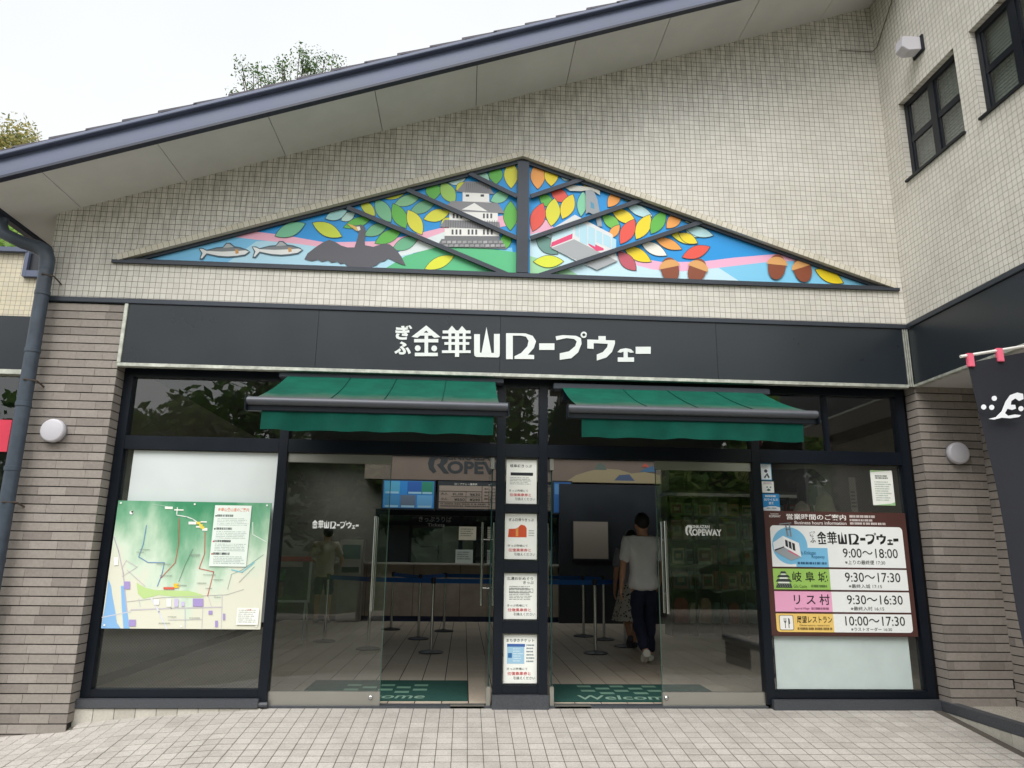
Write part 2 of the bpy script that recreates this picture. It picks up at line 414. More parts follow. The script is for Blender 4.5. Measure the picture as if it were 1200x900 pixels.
for j in range(32):
    yc = -.05-PP/2-j*PP
    i0 = -62
    for i in range(i0, 33):
        xc = i*PP+.03
        if xc+PP/2 > 3.66: continue
        if yc > -.19 and xc < -3.6: continue
        cells.append((xc, yc))
def cam_px(p):
    d = Vector(p)-CAM; zc = d.dot(FW)
    return 600+F_PX*d.dot(RT)/zc, 450-F_PX*d.dot(UP)/zc
vis = []
for c in cells:
    u, v = cam_px((c[0], c[1], gz(*c)))
    if -5 < u < 1205 and v < 905: vis.append(c)
vis.sort(key=lambda c: c[1]); near = set(vis[:300])
for (x, y) in cells:
    z, dx, dy = paver_frame(x, y); jz = random.uniform(-.0006, .0006)
    if (x, y) in near:
        inst('paver', paver_me, pave, (x, y, z+jz), (math.atan(dy)+random.uniform(-.006, .006), -math.atan(dx)+random.uniform(-.006, .006), 0))
    else:
        h = PP/2-.0026; h2 = PP/2-.0042; ax = Vector((h, 0, h*dx)); ay = Vector((0, h2, h2*dy)); az = Vector((0, 0, .006))
        rest.obox((x, y, z-.006+jz), ax, ay, az)
stuff(obj('paver_field', rest, M['paver'], pave))

# interior floor
ifl = struct(obj('interior_floor', G().box(XL+.02, 6.0, .06, 8.3, -.12, -.006), M['joint']))
TX, TY = .232, .45
ft_me = mesh_from(G().box(-TX/2+.0045, TX/2-.0045, -TY/2+.0025, TY/2-.0025, -.006, 0), 'floor_tile', M['ftile'], bevel=.001)
ft_rest = G(); fc = []
for j in range(18):
    for i in range(-17, 26): fc.append((i*TX+.115, .075+TY/2+j*TY))
fv = []
for c in fc:
    u, v = cam_px((c[0], c[1], 0))
    if 300 < u < 905: fv.append(c)
fv.sort(key=lambda c: c[1]); fnear = set(fv[:290])
for (x, y) in fc:
    if x-TX/2 < XL+.05: continue
    if (x, y) in fnear: inst('floor_tile', ft_me, ifl, (x, y, 0))
    else: ft_rest.box(x-TX/2+.0045, x+TX/2-.0045, y-TY/2+.0025, y+TY/2-.0025, -.006, 0)
stuff(obj('floor_tile_field', ft_rest, M['ftile'], ifl))

# ================================================================== STATION BUILDING
B = thing('station_building', 'ropeway station front with cream mosaic tile gable, dark glazed entrance and sloping roof', 'building', (0, 0, 0))
TRX0, TRX1, TAX, TZ0, TZ1 = -3.80, 3.62, -.06, 3.845, 5.10     # triangular mural recess
upper = G()
upper.poly([(XL, YF, ZT), (XR, YF, ZT), (XR, YF, TZ0), (TRX1, YF, TZ0), (TRX0, YF, TZ0), (XL, YF, TZ0)])
upper.poly([(XL, YF, TZ0), (TRX0, YF, TZ0), (TAX, YF, TZ1), (TAX, YF, roofz(TAX)+.05), (XL, YF, roofz(XL)+.05)])
upper.poly([(TRX1, YF, TZ0), (XR, YF, TZ0), (XR, YF, roofz(XR)+.05), (TAX, YF, roofz(TAX)+.05), (TAX, YF, TZ1)])
upper.poly([(XL, YF, ZT), (XL, YF, roofz(XL)+.05), (XL, 3.2, roofz(XL)+.05), (XL, 3.2, ZT)])
obj('tiled_wall', upper, M['tile_x'], B)
rec = G(); RD = .1
rec.poly([(TRX0, YF, TZ0), (TAX, YF, TZ1), (TAX, YF+RD, TZ1), (TRX0, YF+RD, TZ0)])
rec.poly([(TAX, YF, TZ1), (TRX1, YF, TZ0), (TRX1, YF+RD, TZ0), (TAX, YF+RD, TZ1)])
rec.poly([(TRX0, YF, TZ0), (TRX1, YF, TZ0), (TRX1, YF+RD, TZ0), (TRX0, YF+RD, TZ0)])
obj('recess_lining', rec, M['edge_tile'], B)
# soldier row of tiles along the slopes of the recess
et = G(); eb = G()
for a, b in (((TRX0, TZ0), (TAX, TZ1)), ((TRX1, TZ0), (TAX, TZ1))):
    a, b = Vector((a[0], 0, a[1])), Vector((b[0], 0, b[1])); L = (b-a).length; t = (b-a)/L
    n = Vector((-t.z, 0, t.x)); n = n if n.z > 0 else -n
    k = int(L/.0528); eb.prism([tuple(a+Vector((0, YF-.0012, 0))), tuple(b+Vector((0, YF-.0012, 0))), tuple(b+n*.064+Vector((0, YF-.0012, 0))), tuple(a+n*.064+Vector((0, YF-.0012, 0)))], (0, .001, 0))
    for i in range(k):
        c = a+t*(i+.5)*L/k+n*.031; et.obox((c.x, YF-.002, c.z), t*.0243, (0, .005, 0), n*.0285)
obj('slope_edge_bed', eb, mat('edge_grout', '#857e70', .9), B)
stuff(obj('slope_edge_tiles', et, M['edge_tile'], B))
# dark trim above the sign
obj('trim_strip', G().box(XL, XR, YF-.035, YF+.02, ZS1+.003, ZT+.004), M['trim'], B, bevel=.004)
# bodywork behind: side walls, back wall, ceiling
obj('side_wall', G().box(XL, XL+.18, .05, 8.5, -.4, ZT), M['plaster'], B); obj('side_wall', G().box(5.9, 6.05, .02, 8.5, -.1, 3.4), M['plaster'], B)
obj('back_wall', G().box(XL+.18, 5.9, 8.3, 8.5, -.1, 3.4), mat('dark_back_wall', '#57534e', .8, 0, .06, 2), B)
obj('interior_ceiling', G().box(XL+.18, 5.9, .12, 6.8, 3.2, 3.35).box(XL+.18, 5.9, 7.9, 8.3, 3.2, 3.35).box(XL+.18, -3.9, 6.8, 7.9, 3.2, 3.35).box(5.4, 5.9, 6.8, 7.9, 3.2, 3.35), M['ceil'], B)  # gap near the back left for the added roof glazing
obj('added_roof_light', G().box(-3.95, 5.45, 6.75, 7.95, 3.352, 3.36), M['glass'], B)  # unseen glazed opening added to bring more daylight into the hall
obj('rear_gable', G().prism([(XL, 3.19, ZT), (XR, 3.19, ZT), (XR, 3.19, roofz(XR)), (XL, 3.19, roofz(XL))], (0, -.05, 0)), M['plaster'], B)
obj('lintel', G().box(XL, XR, YF+.03, .12, ZS0+.005, ZS1), M['trim'], B)

# --- brick piers
def brick_meshes():
    d = {}
    for L in (.23, .17, .115, .075): d[L] = mesh_from(G().box(0, L-.0012, -.012, 0, 0, .0665), 'brick', M['brick'], bevel=.0012)
    return d
BM = brick_meshes(); RH = .075
def bricks_front(parent, x0, x1, z0, z1, y, phase=0):
    r = 0; z = z1-RH
    while z > z0-RH:
        x = x0-random.choice((0, .06, .115, .17)) if r % 2 else x0-random.choice((0, .09, .14))
        first = True
        while x < x1-.004:
            L = .23; xs_ = max(x, x0); xe = min(x+L, x1); wd = xe-xs_
            if wd > .03:
                o = inst('brick', BM[.23], parent, (xs_, y+random.uniform(-.0012, .0012), z+.004)); o.scale.x = wd/.23
            x += L
        z -= RH; r += 1
def bricks_side(parent, x, y0, y1, z0, z1, sgn):
    """sgn -1: faces -x, +1: faces +x ; y0<y1"""
    z = z1-RH; r = 0
    while z > z0-RH:
        y = y0-(.115 if (r % 2 and y1-y0 > .3) else 0)
        while y < y1-.004:
            ys_ = max(y, y0); ye = min(y+.23, y1); wd = ye-ys_
            if wd > .02:
                if sgn > 0: o = inst('brick', BM[.23], parent, (x, ys_, z+.004), (0, 0, R(90)))
                else: o = inst('brick', BM[.23], parent, (x, ye, z+.004), (0, 0, R(-90)))
                o.scale.x = wd/.23
            y += .23
        z -= RH; r += 1
pl = obj('brick_pier', G().box(XL, XA-.013, YF+.002, .12, -.45, ZS1), M['joint'], B)
bricks_front(pl, XL, XA, -.28, ZS1-.004, YF)
bricks_side(pl, XA-.012, YF+.002, -.02, -.1, ZS0+.02, 1)
XW = 4.30
prr = obj('brick_pier', G().box(XR+.013, XW+.2, YF+.002, .12, -.1, ZS0+.02), M['joint'], B)
bricks_front(prr, XR, XW-.012, .0, ZS0, YF)
bricks_side(prr, XR+.012, YF+.002, -.02, .0, ZS0, -1)

# --- roof: soffit boards, fascia, courses of roof tile
YV = -.89
XE = -4.72
joints = [XE]+[-.54+.915*k for k in range(-4, 5)]+[XR]
jt = [j for j in joints if XE <= j <= XR+.01]
for a, b in zip(jt, jt[1:]):
    a2, b2 = a+.003, b-.003
    obj('soffit_board', G().prism([(a2, YV+.01, roofz(a2)), (b2, YV+.01, roofz(b2)), (b2, 3.2 if a < XL else .3, roofz(b2)), (a2, 3.2 if a < XL else .3, roofz(a2))], (0, 0, .02)), M['soffit'], B)
obj('roof_deck', G().prism([(XE, YV+.06, roofz(XE)+.026), (XR, YV+.06, roofz(XR)+.026), (XR, 3.2, roofz(XR)+.026), (XE, 3.2, roofz(XE)+.026)], (0, 0, .12)), M['joint'], B)
def verge(name, prof, mt, x0=XE, x1=XR):
    g = G(); n = len(prof)
    for x in (x0, x1):
        for y, h in prof: g.v.append((x, y, roofz(x)+h))
    for a in range(n-1): g.f.append((a, a+1, n+a+1, n+a))
    g.f.append(tuple(range(n))); g.f.append(tuple(range(2*n-1, n-1, -1)))
    return obj(name, g, mt, B)
verge('fascia', [(YV+.05, .014), (YV-.008, .014), (YV-.004, .05), (YV+.006, .11), (YV+.02, .17), (YV+.024, .2), (YV+.05, .2)], M['fascia'])
verge('fascia_lip', [(YV+.05, -.012), (YV-.012, -.012), (YV-.012, .012), (YV+.05, .018)], M['fascia_dark'])
verge('verge_capping', [(YV+.07, .202), (YV-.02, .202), (YV-.024, .21), (YV-.02, .228), (YV-.004, .25), (YV+.07, .252)], M['fascia'])
nco = 29; cl_ = (XR-XE)/nco
for i in range(nco):
    xa, xb = XE+i*cl_-.03, XE+(i+1)*cl_
    j_ = random.uniform(-.004, .004)
    obj('roof_course', G().prism([(xa, YV+.02, roofz(xa)+.275+j_), (xb, YV+.02, roofz(xb)+.255+j_), (xb, 3.2, roofz(xb)+.255+j_), (xa, 3.2, roofz(xa)+.275+j_)], (0, 0, .022)), M['rooft'], B)

# --- glazing frames
ZD0, ZD1, ZTR = .03, 2.12, 2.243   # door bottom, transom bottom / top
def bar(name, x0, x1, z0, z1, y0=-.05, y1=.05, mt='frame', par=None):
    return obj(name, G().box(x0, x1, y0, y1, z0, z1), M[mt], par or B, bevel=.003)
bar('jamb', XA+.003, XA+.085, .062, ZS0+.004)
bar('jamb', XB-.085, XB-.003, .062, ZS0+.004)
for xa, xb in ((-2.225, -2.145), (2.12, 2.20)): bar('mullion', xa, xb, .012, ZS0+.004, -.055, .055)
for xa, xb in ((-.265, -.185), (.125, .205)): bar('mullion', xa, xb, .095, ZS0+.004, -.055, .055)
for xa, xb in ((-3.575, -2.225), (-2.145, -.265), (-.185, .125), (.205, 2.12), (2.20, 3.575)):
    bar('transom', xa, xb, ZD1, ZTR); bar('head_frame', xa, xb, 2.78, ZS0+.004)
for xa, xb in ((-3.575, -2.225), (2.20, 3.575)): bar('bottom_frame', xa, xb, .062, .125)
for zz in ((.095, .165), (.585, .69), (1.10, 1.20), (1.62, 1.69)): bar('cross_rail', -.185, .125, *zz)
# panes (each one a part)
def pane(x0, x1, z0, z1, mt='glass', y=.0, name='pane'):
    return obj(name, G().box(x0, x1, y-.003, y+.003, z0, z1), M[mt], B)
for xa, xb in ((-3.575, -2.225), (-2.145, -.265), (-.185, .125), (.205, 2.12)): pane(xa, xb, ZTR, 2.78)
pane(2.20, 2.86, ZTR, 2.78); pane(2.90, 3.575, ZTR, 2.78); bar('mullion', 2.86, 2.90, ZTR, 2.78, -.03, .03)
pane(-3.575, -2.225, .125, ZD1, 'glass_w'); pane(2.20, 3.575, .125, ZD1, 'glass_w')
for z0, z1 in ((.165, .585), (.69, 1.10), (1.20, 1.62), (1.69, ZD1)): pane(-.185, .125, z0, z1)
# white boards seen behind the side panes
obj('backing_board', G().box(-3.50, -2.232, -.012, -.004, .66, 2.115), M['white'], B)
obj('backing_board', G().box(2.235, 3.47, -.012, -.004, .135, .70), mat('frosted_film', '#c3d0ce', .4, 0, .05, 5), B)
# sills and the skirting below them
obj('sill', G().box(-3.70, -2.20, -.10, .07, -.012, .058), M['granite'], B, bevel=.004)
obj('sill_end', G().tube([(-2.2, -.07, .012), (-2.13, -.07, .012)], .022, 12), M['granite'], B)
obj('sill', G().box(2.16, 3.66, -.10, .07, -.08, .058), M['granite'], B, bevel=.004)
obj('post_base', G().box(-.27, .215, -.085, .07, -.05, .092), M['granite'], B, bevel=.004)
sk_me = mesh_from(G().box(-.0815, .0815, -.008, 0, -.16, 0), 'skirting_tile', M['skirt'], bevel=.0015)
obj('skirting_bed', G().box(-3.72, -2.22, -.076, -.03, -.3, -.014), M['joint'], B)
for i in range(9): inst('skirting_tile', sk_me, B, (-3.60+i*.167, -.078, -.0145))

# --- swing doors: two shut leaves, two standing open
def door(x0, x1, hx, label):
    d = bpy.data.objects.new('door', None); COL.objects.link(d); d.parent = B; d.location = (x0, 0, ZD0); ORI[d.name] = (x0, 0, ZD0); d['label'] = label
    obj('glass', G().box(x0+.004, x1-.004, -.005, .005, ZD0+.08, ZD1-.085), M['glass_d'], d)
    ex = x1-.004 if hx > (x0+x1)/2 else x0+.004
    obj('glass_edge', G().box(ex-.003, ex+.003, -.0056, .0056, ZD0+.08, ZD1-.085), mat('glass_edge', '#40584f', .2), d)
    obj('bottom_rail', G().box(x0, x1, -.022, .022, -.008, ZD0+.078), M['steel'], d, bevel=.003)
    obj('top_rail', G().box(x0, x1, -.022, .022, ZD1-.083, ZD1-.004), M['steel'], d, bevel=.003)
    for yy in (-.06, .06):
        obj('handle', G().tube([(hx, yy, .76), (hx, yy, 1.565)], .0155, 12), M['chrome'], d, smooth=True)
    for zz in (.93, 1.40): obj('handle_stud', G().tube([(hx, -.06, zz), (hx, .06, zz)], .007, 8), M['chrome'], d, smooth=True)
    lx = hx+(.035 if hx > (x0+x1)/2 else -.035)
    obj('lock', G().lathe((lx, -.022, .062), (0, -1, 0), [(.02, 0), (.02, .012), (.014, .02), (.006, .022)], 16), M['chrome'], d, smooth=True)
    return d
door(-2.145, -1.215, -1.325, 'shut glass leaf with lettering above the left handle')
door(1.21, 2.12, 1.275, 'shut glass leaf with white logo lettering')
def open_leaf(xp):
    d = bpy.data.objects.new('door', None); COL.objects.link(d); d.parent = B; d.location = (xp, 0, ZD0); ORI[d.name] = (xp, 0, ZD0); d['label'] = 'glass leaf standing open into the hall, seen edge on'
    obj('glass', G().box(xp-.005, xp+.005, .0, .90, ZD0+.02, ZD1-.03), M['glass_d'], d)
    obj('glass_edge', G().box(xp-.0056, xp+.0056, -.003, .0, ZD0+.02, ZD1-.03), mat('dark_glass_edge', '#1c3a38', .2), d)
    obj('pivot_fitting', G().box(xp-.018, xp+.018, -.03, .14, -.008, ZD0+.12), M['steel'], d, bevel=.002)
    obj('pivot_fitting', G().box(xp-.018, xp+.018, -.03, .12, ZD1-.11, ZD1-.004), M['steel'], d, bevel=.002)
    for s in (-1, 1):
        obj('handle', G().tube([(xp+s*.058, .80, .76), (xp+s*.058, .80, 1.565)], .0145, 12), M['chrome'], d, smooth=True)
    for zz in (.93, 1.40): obj('handle_stud', G().tube([(xp-.058, .80, zz), (xp+.058, .80, zz)], .007, 8), M['chrome'], d, smooth=True)
open_leaf(-.30); open_leaf(.245)
for xa, xb in ((-.62, -.33), (.27, .58)): obj('hinge_plate', G().box(xa, xb, -.05, .05, -.02, .004), M['steel'], B)
obj('threshold', G().box(-2.15, 2.13, -.05, .07, -.06, -.001), M['granite'], B)

# ================================================================== RIGHT WING
A = thing('annex_building', 'cream tiled side wing with two dark windows and a black fascia, right of the entrance', 'building', (XR, YF, 0))
AY1 = -2.75
wins = [(-1.30, -.46), (-2.345, -1.505)]; WZ0, WZ1 = 4.868, 5.706
wall = G(); yc = YF
segs = []
def wq(y0, y1, z0, z1): wall.poly([(XR, y0, z0), (XR, y1, z0), (XR, y1, z1), (XR, y0, z1)])
wq(AY1, YF, ZT, WZ0); wq(AY1, YF, WZ1, 9.0)
edge = YF
for y0, y1 in wins:
    wq(y1, edge, WZ0, WZ1)
    for q in ([(XR, y0, WZ0), (XR+.1, y0, WZ0), (XR+.1, y0, WZ1), (XR, y0, WZ1)], [(XR, y1, WZ0), (XR+.1, y1, WZ0), (XR+.1, y1, WZ1), (XR, y1, WZ1)],
              [(XR, y0, WZ0), (XR, y1, WZ0), (XR+.1, y1, WZ0), (XR+.1, y0, WZ0)], [(XR, y0, WZ1), (XR, y1, WZ1), (XR+.1, y1, WZ1), (XR+.1, y0, WZ1)]): wall.poly(q)
    edge = y0
wq(AY1, edge, WZ0, WZ1)
obj('tiled_wall', wall, M['tile_y'], A)
obj('structure_core', G().box(XR+.25, 7.5, AY1+.02, .02, ZT, 9.0), M['dark'], A)
obj('end_wall', G().box(XR, 7.5, AY1-.02, AY1-.001, ZS0, 9.0), M['tile_x'], A)
obj('trim_strip', G().box(XR-.03, XR+.02, AY1, YF-.036, ZS1+.003, ZT+.004), M['trim'], A, bevel=.004)
for i, (ya, yb) in enumerate(((AY1, -1.9), (-1.897, YF-.02))):
    obj('fascia_panel', G().box(XR-.012, XR+.02, ya, yb, ZS0, ZS1), M['blind'], A)
obj('fascia_edge', G().box(XR-.022, XR+.03, AY1, YF-.03, ZS0-.028, ZS0-.002), M['alu'], A, bevel=.003)
obj('overhang_soffit', G().box(XR+.02, XW+.3, AY1, YF-.002, ZS0-.015, ZS0+.02), M['soffit'], A)
bw = obj('brick_wall', G().box(XW+.001, XW+.2, AY1, YF-.001, -.2, ZS0-.016), M['joint'], A)
bricks_side(bw, XW, -.95, YF-.002, .02, ZS0-.02, -1)
bfar = G(); z = ZS0-.02-RH; r_ = 0
while z > -.05:
    y = -.952-(.115 if r_ % 2 else 0)
    bfar.box(XW-.012, XW, y, -.952, z+.004, z+.0705) if r_ % 2 else None
    while y > AY1+.25: bfar.box(XW-.012, XW, y-.228, y-.002, z+.004, z+.0705); y -= .23
    z -= RH; r_ += 1
stuff(obj('brick_field', bfar, M['brick'], bw))
for y0, y1 in wins:
    wn = bpy.data.objects.new('window', None); COL.objects.link(wn); wn.parent = A; ORI[wn.name] = (XR+.07, (y0+y1)/2, WZ0); wn.location = Vector(ORI[wn.name])-Vector(ORI[A.name])
    xf = XR+.055; fb = G(); ym = (y0+y1)/2; zm = WZ0+.41
    fb.box(xf, xf+.05, y0, y0+.05, WZ0, WZ1).box(xf, xf+.05, y1-.05, y1, WZ0, WZ1)
    fb.box(xf+.001, xf+.049, y0+.05, y1-.05, WZ0, WZ0+.055).box(xf+.001, xf+.049, y0+.05, y1-.05, WZ1-.055, WZ1)
    obj('frame', fb, M['frame'], wn)
    sf = G().box(xf-.004, xf+.03, ym-.035, ym+.035, WZ0+.055, WZ1-.055)
    for a, b in ((y0+.05, ym-.035), (ym+.035, y1-.05)): sf.box(xf+.004, xf+.03, a, b, zm-.03, zm+.03)
    for a, b in ((y0+.05, ym-.035), (ym+.035, y1-.05)):
        for s0, s1 in ((WZ0+.055, zm-.03), (zm+.03, WZ1-.055)):
            sf.box(xf+.008, xf+.028, a, a+.028, s0, s1).box(xf+.008, xf+.028, b-.028, b, s0, s1)
            obj('pane', G().box(xf+.015, xf+.02, a+.028, b-.028, s0, s1), M['glass'], wn)
    obj('sash', sf, M['frame'], wn)
    obj('sill', G().box(XR-.025, XR+.055, y0-.01, y1+.01, WZ0-.022, WZ0-.001), M['frame'], wn)
    # slatted blind hanging inside
    bl = G()
    for q in range(26): bl.box(xf+.06, xf+.07, y0+.03, y1-.03, WZ0+.03+q*.031, WZ0+.03+q*.031+.024)
    obj('blind', bl, mat('grey_blind', '#6f7671', .7, 0, .08, 3), wn)
# corner strips where the two fascias meet
for i in range(4):
    obj('corner_strip', G().box(XR-.068+i*.019, XR-.058+i*.019, YF-.026-.002*i, YF-.008, ZS0-.02, ZS1-.002), M['alu'], A)
# kerb and washed-gravel bed along the wing
kb = tag(obj('kerb', G().box(3.662, 3.76, -5.5, -.005, -.03, .052), M['granite'], bevel=.004), 'dark granite kerb edging the gravel bed at the right of the paving', 'kerb')
kt_me = mesh_from(G().box(-.008, 0, -.0615, .0615, -.75, 0), 'skirting_tile', M['skirt'], bevel=.0015)
obj('kerb_bed', G().box(3.676, 3.75, -5.4, -.03, -.8, -.031), M['joint'], kb)
for i in range(34): inst('skirting_tile', kt_me, kb, (3.675, -.09-i*.126, -.0315))
struct(obj('gravel_bed', G().box(3.76, XW-.013, -5.5, YF-.014, -.1, .028), M['gravel']))

# ================================================================== LEFT WING (set back)
Lw = thing('side_building', 'lower cream tiled building set back behind the downpipe at the left edge', 'building', (-6.5, 1.1, 0))
LY = 1.1
obj('tiled_wall', G().poly([(-12, LY, 3.68), (-4.41, LY, 3.68), (-4.41, LY, 4.40), (-12, LY, 4.40)]), M['tile_l'], Lw)
obj('coping', G().box(-12, -5.38, LY-.06, LY+.3, 4.40, 4.45), M['fascia'], Lw)
obj('coping', G().box(-5.36, -4.41, LY-.05, LY+.3, 4.12, 4.19).box(-5.40, -5.36, LY-.052, LY+.3, 4.12, 4.45), M['fascia'], Lw)
obj('recess_panel', G().box(-5.36, -4.41, LY-.01, LY+.02, 4.192, 4.40), M['dark'], Lw)
obj('fascia_panel', G().box(-12, -4.41, LY-.02, LY+.1, 3.09, 3.675), M['blind'], Lw)
obj('fascia_edge', G().box(-12, -4.41, LY-.03, LY+.1, 3.035, 3.085), M['alu'], Lw)
for i in range(4):
    xa = -12+i*1.9; obj('pane', G().box(xa+.06, xa+1.84, LY+.05, LY+.056, .1, 3.03), M['glass'], Lw)
    obj('mullion', G().box(xa-.06, xa+.06, LY+.02, LY+.1, -.3, 3.03), M['frame'], Lw)
obj('interior_back', G().box(-12, -4.41, 3.5, 3.6, -.3, 4.3).box(-12, -4.41, LY+.1, 3.5, 3.1, 3.2), M['dark'], Lw)
rb = tag(obj('shop_banner', G().box(-6.6, -5.23, LY-.06, LY-.045, 2.21, 2.54), M['red']), 'red cloth banner hanging on the set-back building at the left edge', 'banner')

# ================================================================== SIGN OVER THE ENTRANCE
S = thing('entrance_sign', 'long dark sign board with white station lettering above the awnings', 'sign', (0, YF-.01, ZS0))
seams = [-3.63, -1.93, -.257, 1.79, XR-.07]
for a, b in zip(seams, seams[1:]): obj('panel', G().box(a+.0015, b-.0015, YF-.02, YF-.001, ZS0, ZS1), M['blind'], S)
obj('bottom_edge', G().box(-3.66, XR-.07, YF-.035, YF+.03, ZS0-.034, ZS0-.002), M['alu'], S, bevel=.003)
obj('side_edge', G().box(-3.664, -3.632, YF-.034, YF+.0, ZS0, ZS1), M['alu'], S, bevel=.003)
def lg(X, Y):      # enlarged lettering drawing -> point on the sign
    return pxz(440+X*340/1200, 360+Y*80/282, YF-.022)
def circ(cx, cy_, r, n=18): return [(cx+r*math.cos(2*math.pi*i/n), cy_+r*math.sin(2*math.pi*i/n)) for i in range(n)]
def rc(x0, y0, x1, y1): return [(x0, y0), (x1, y0), (x1, y1), (x0, y1)]
SLANT = 17/1060    # the drawing falls to the right with the perspective; points are given as seen
GLY = [
 # kin
 [[(210,76),(269,124),(243,127),(210,97),(174,127),(149,123)], rc(184,106,238,118), rc(160,132,260,146), rc(203,106,218,196), circ(175,170,12), circ(243,171,12), rc(163,189,258,203)],
 # ka
 [[(316,77),(334,97),(300,97)], [(358,78),(376,98),(342,98)], rc(278,97,393,109), rc(275,121,396,132), rc(285,145,388,156), rc(275,179,394,190), rc(329,97,346,206), rc(302,109,314,180), rc(361,109,373,180)],
 # zan
 [rc(408,112,432,190), [(408,188),(514,190),(513,203),(507,208),(416,206),(409,200)], rc(490,111,514,192), [(459,83),(480,192),(438,192)]],
 # ro
 [rc(540,108,568,215), [(566,108),(620,109),(650,119),(664,141),(655,169),(630,197),(656,198),(656,215),(575,214),(575,203),(602,190),(628,162),(633,139),(622,122),(600,118),(566,118)]],
 [rc(677,150,740,177)],
 # pu
 [[(745,121),(775,116),(830,119),(850,129),(852,152),(838,187),(810,211),(762,218),(762,191),(800,183),(826,161),(832,142),(822,132),(790,128),(748,137)]],
 # u
 [rc(922,120,952,138), [(876,134),(990,138),(990,152),(978,185),(955,208),(915,221),(915,196),(940,186),(958,165),(961,152),(902,149),(902,173),(876,171)]],
 # small e
 [[(1000,186),(1012,174),(1035,170),(1056,174),(1069,187),(1055,189),(1043,184),(1043,208),(1026,208),(1026,184),(1014,188)], rc(1002,208,1069,226)],
 [rc(1076,164,1138,193)],
]
def ring(cx, cy_, r0, r1, n=20):
    out = []
    for i in range(n):
        a, b = 2*math.pi*i/n, 2*math.pi*(i+1)/n
        out.append([(cx+r1*math.cos(a), cy_+r1*math.sin(a)), (cx+r1*math.cos(b), cy_+r1*math.sin(b)), (cx+r0*math.cos(b), cy_+r0*math.sin(b)), (cx+r0*math.cos(a), cy_+r0*math.sin(a))])
    return out
GLY[5] += ring(861, 115, 6, 13)
GLYN = []         # the same glyphs flattened to a unit box for the smaller copies
x_a, z_a = lg(149, 76); x_b, z_b = lg(1138, 226)
for gl_ in GLY:
    g = G(); nn = []
    for k_, pl_ in enumerate(gl_):
        q = [lg(*p) for p in pl_]
        g.prism([(x, YF-.0215-.0003*k_, z_) for x, z_ in q], (0, -.006, 0)); nn.append([((x-x_a)/(x_b-x_a), (z_-z_b)/(z_a-z_b)) for x, z_ in q])
    GLYN.append(nn); obj('letter', g, mat('sign_white', '#dfe4e2', .5, 0, .04, 8), S)
def font_on(body, x0, x1, z0, z1, y, mt, parent, bold=.02, name='letter'):
    b_ = Board(x0, x1, z1, z0, y); return b_.text(body, 0, 1, 0, 1, mt, parent, bold, name)
for ch, (X0, Y0, X1, Y1) in (('ぎ', (84, 73, 150, 136)), ('ふ', (80, 141, 147, 197))):
    xa, za = lg(X0, Y0); xb, zb = lg(X1, Y1); font_on(ch, xa, xb, zb, za, YF-.024, MATS['sign_white'], S, .045)
def logo_on(bd, u0, u1, v0, v1, col, parent, gifu=False):
    g = G(); d = bd.lay()
    for gl_ in GLYN:
        for k_, pl_ in enumerate(gl_): g.poly([bd.P(u0+(u1-u0)*x, v1+(v0-v1)*z_, d+.00001*k_) for x, z_ in pl_])
    obj('lettering', g, flat(col), parent)
    if gifu:
        wu = (u1-u0)*.07; h = (v1-v0)
        bd.text('ぎ', u0-wu*1.15, u0-wu*.2, v0, v0+h*.42, col, parent, .02); bd.text('ふ', u0-wu*1.15, u0-wu*.2, v0+h*.5, v0+h*.92, col, parent, .02)

# ================================================================== MURAL
Mu = thing('gable_mural', 'triangular painted panel of castle, cormorant, gondola and coloured leaves in the gable', 'mural', (0, YF+.1, TZ0))
YM = YF+.07
def mx(px, py): return pxz(px, py, YM)
def za(X, Y): return (400+X/5.4545, 180+Y/5.4545)
def zb_(X, Y): return (600+X/5.4545, 180+Y/5.4545)
def zc(X, Y): return (160+X/5, 230+Y/5)
def zd(X, Y): return (800+X/4.615, 240+Y/4.615)
lay_ = [0]
def tri_clip(pts):
    """clip a drawn patch to the triangle of the recess"""
    T = [(TRX0-.02, TZ0+.0), (TRX1+.02, TZ0+.0), (TAX, TZ1-.005)]
    out = pts
    for i in range(3):
        a, b = T[i], T[(i+1) % 3]; inp = out; out = []
        f = lambda p: (b[0]-a[0])*(p[1]-a[1])-(b[1]-a[1])*(p[0]-a[0])
        for j in range(len(inp)):
            p, q = inp[j], inp[(j+1) % len(inp)]; fp, fq = f(p), f(q)
            if fp >= 0: out.append(p)
            if (fp >= 0) != (fq >= 0):
                t = fp/(fp-fq); out.append((p[0]+(q[0]-p[0])*t, p[1]+(q[1]-p[1])*t))
        if not out: return []
    return out
def patch(name, fn, pts, col, parent=Mu, d=None, clip=True):
    lay_[0] += 1; dd = .00008*lay_[0] if d is None else d
    q = [mx(*fn(*p)) for p in pts]
    if clip and len(pts) > 2: q = tri_clip(q)
    if len(q) < 3: return None
    return obj(name, G().poly([(x, YM-.0015-dd, z_) for x, z_ in q]), flat(col, .4), parent)
src = lambda X, Y: (X, Y)
obj('panel', G().prism([(TRX0, YM, TZ0), (TRX1, YM, TZ0), (TAX, YM, TZ1)], (0, .02, 0)), flat('#2398e2', .4), Mu)
patch('water', src, [(165,304),(250,279),(300,276),(350,280),(400,290),(470,300),(540,300),(600,290),(606,330),(300,325)], '#7cc6f0')
patch('water', src, [(300,283),(345,281),(395,287),(440,296),(605,300),(605,330),(330,330),(250,320)], '#b4e0f4')
patch('pink_band', src, [(268,277),(296,271),(335,276),(380,284),(440,283),(480,276),(530,264),(575,255),(606,250),(606,262),(560,272),(500,282),(450,291),(400,293),(350,286),(300,281)], '#f2b4cc')
patch('path', src, [(455,302),(490,283),(520,272),(545,266),(545,280),(500,293),(462,302)], '#e4eef0')
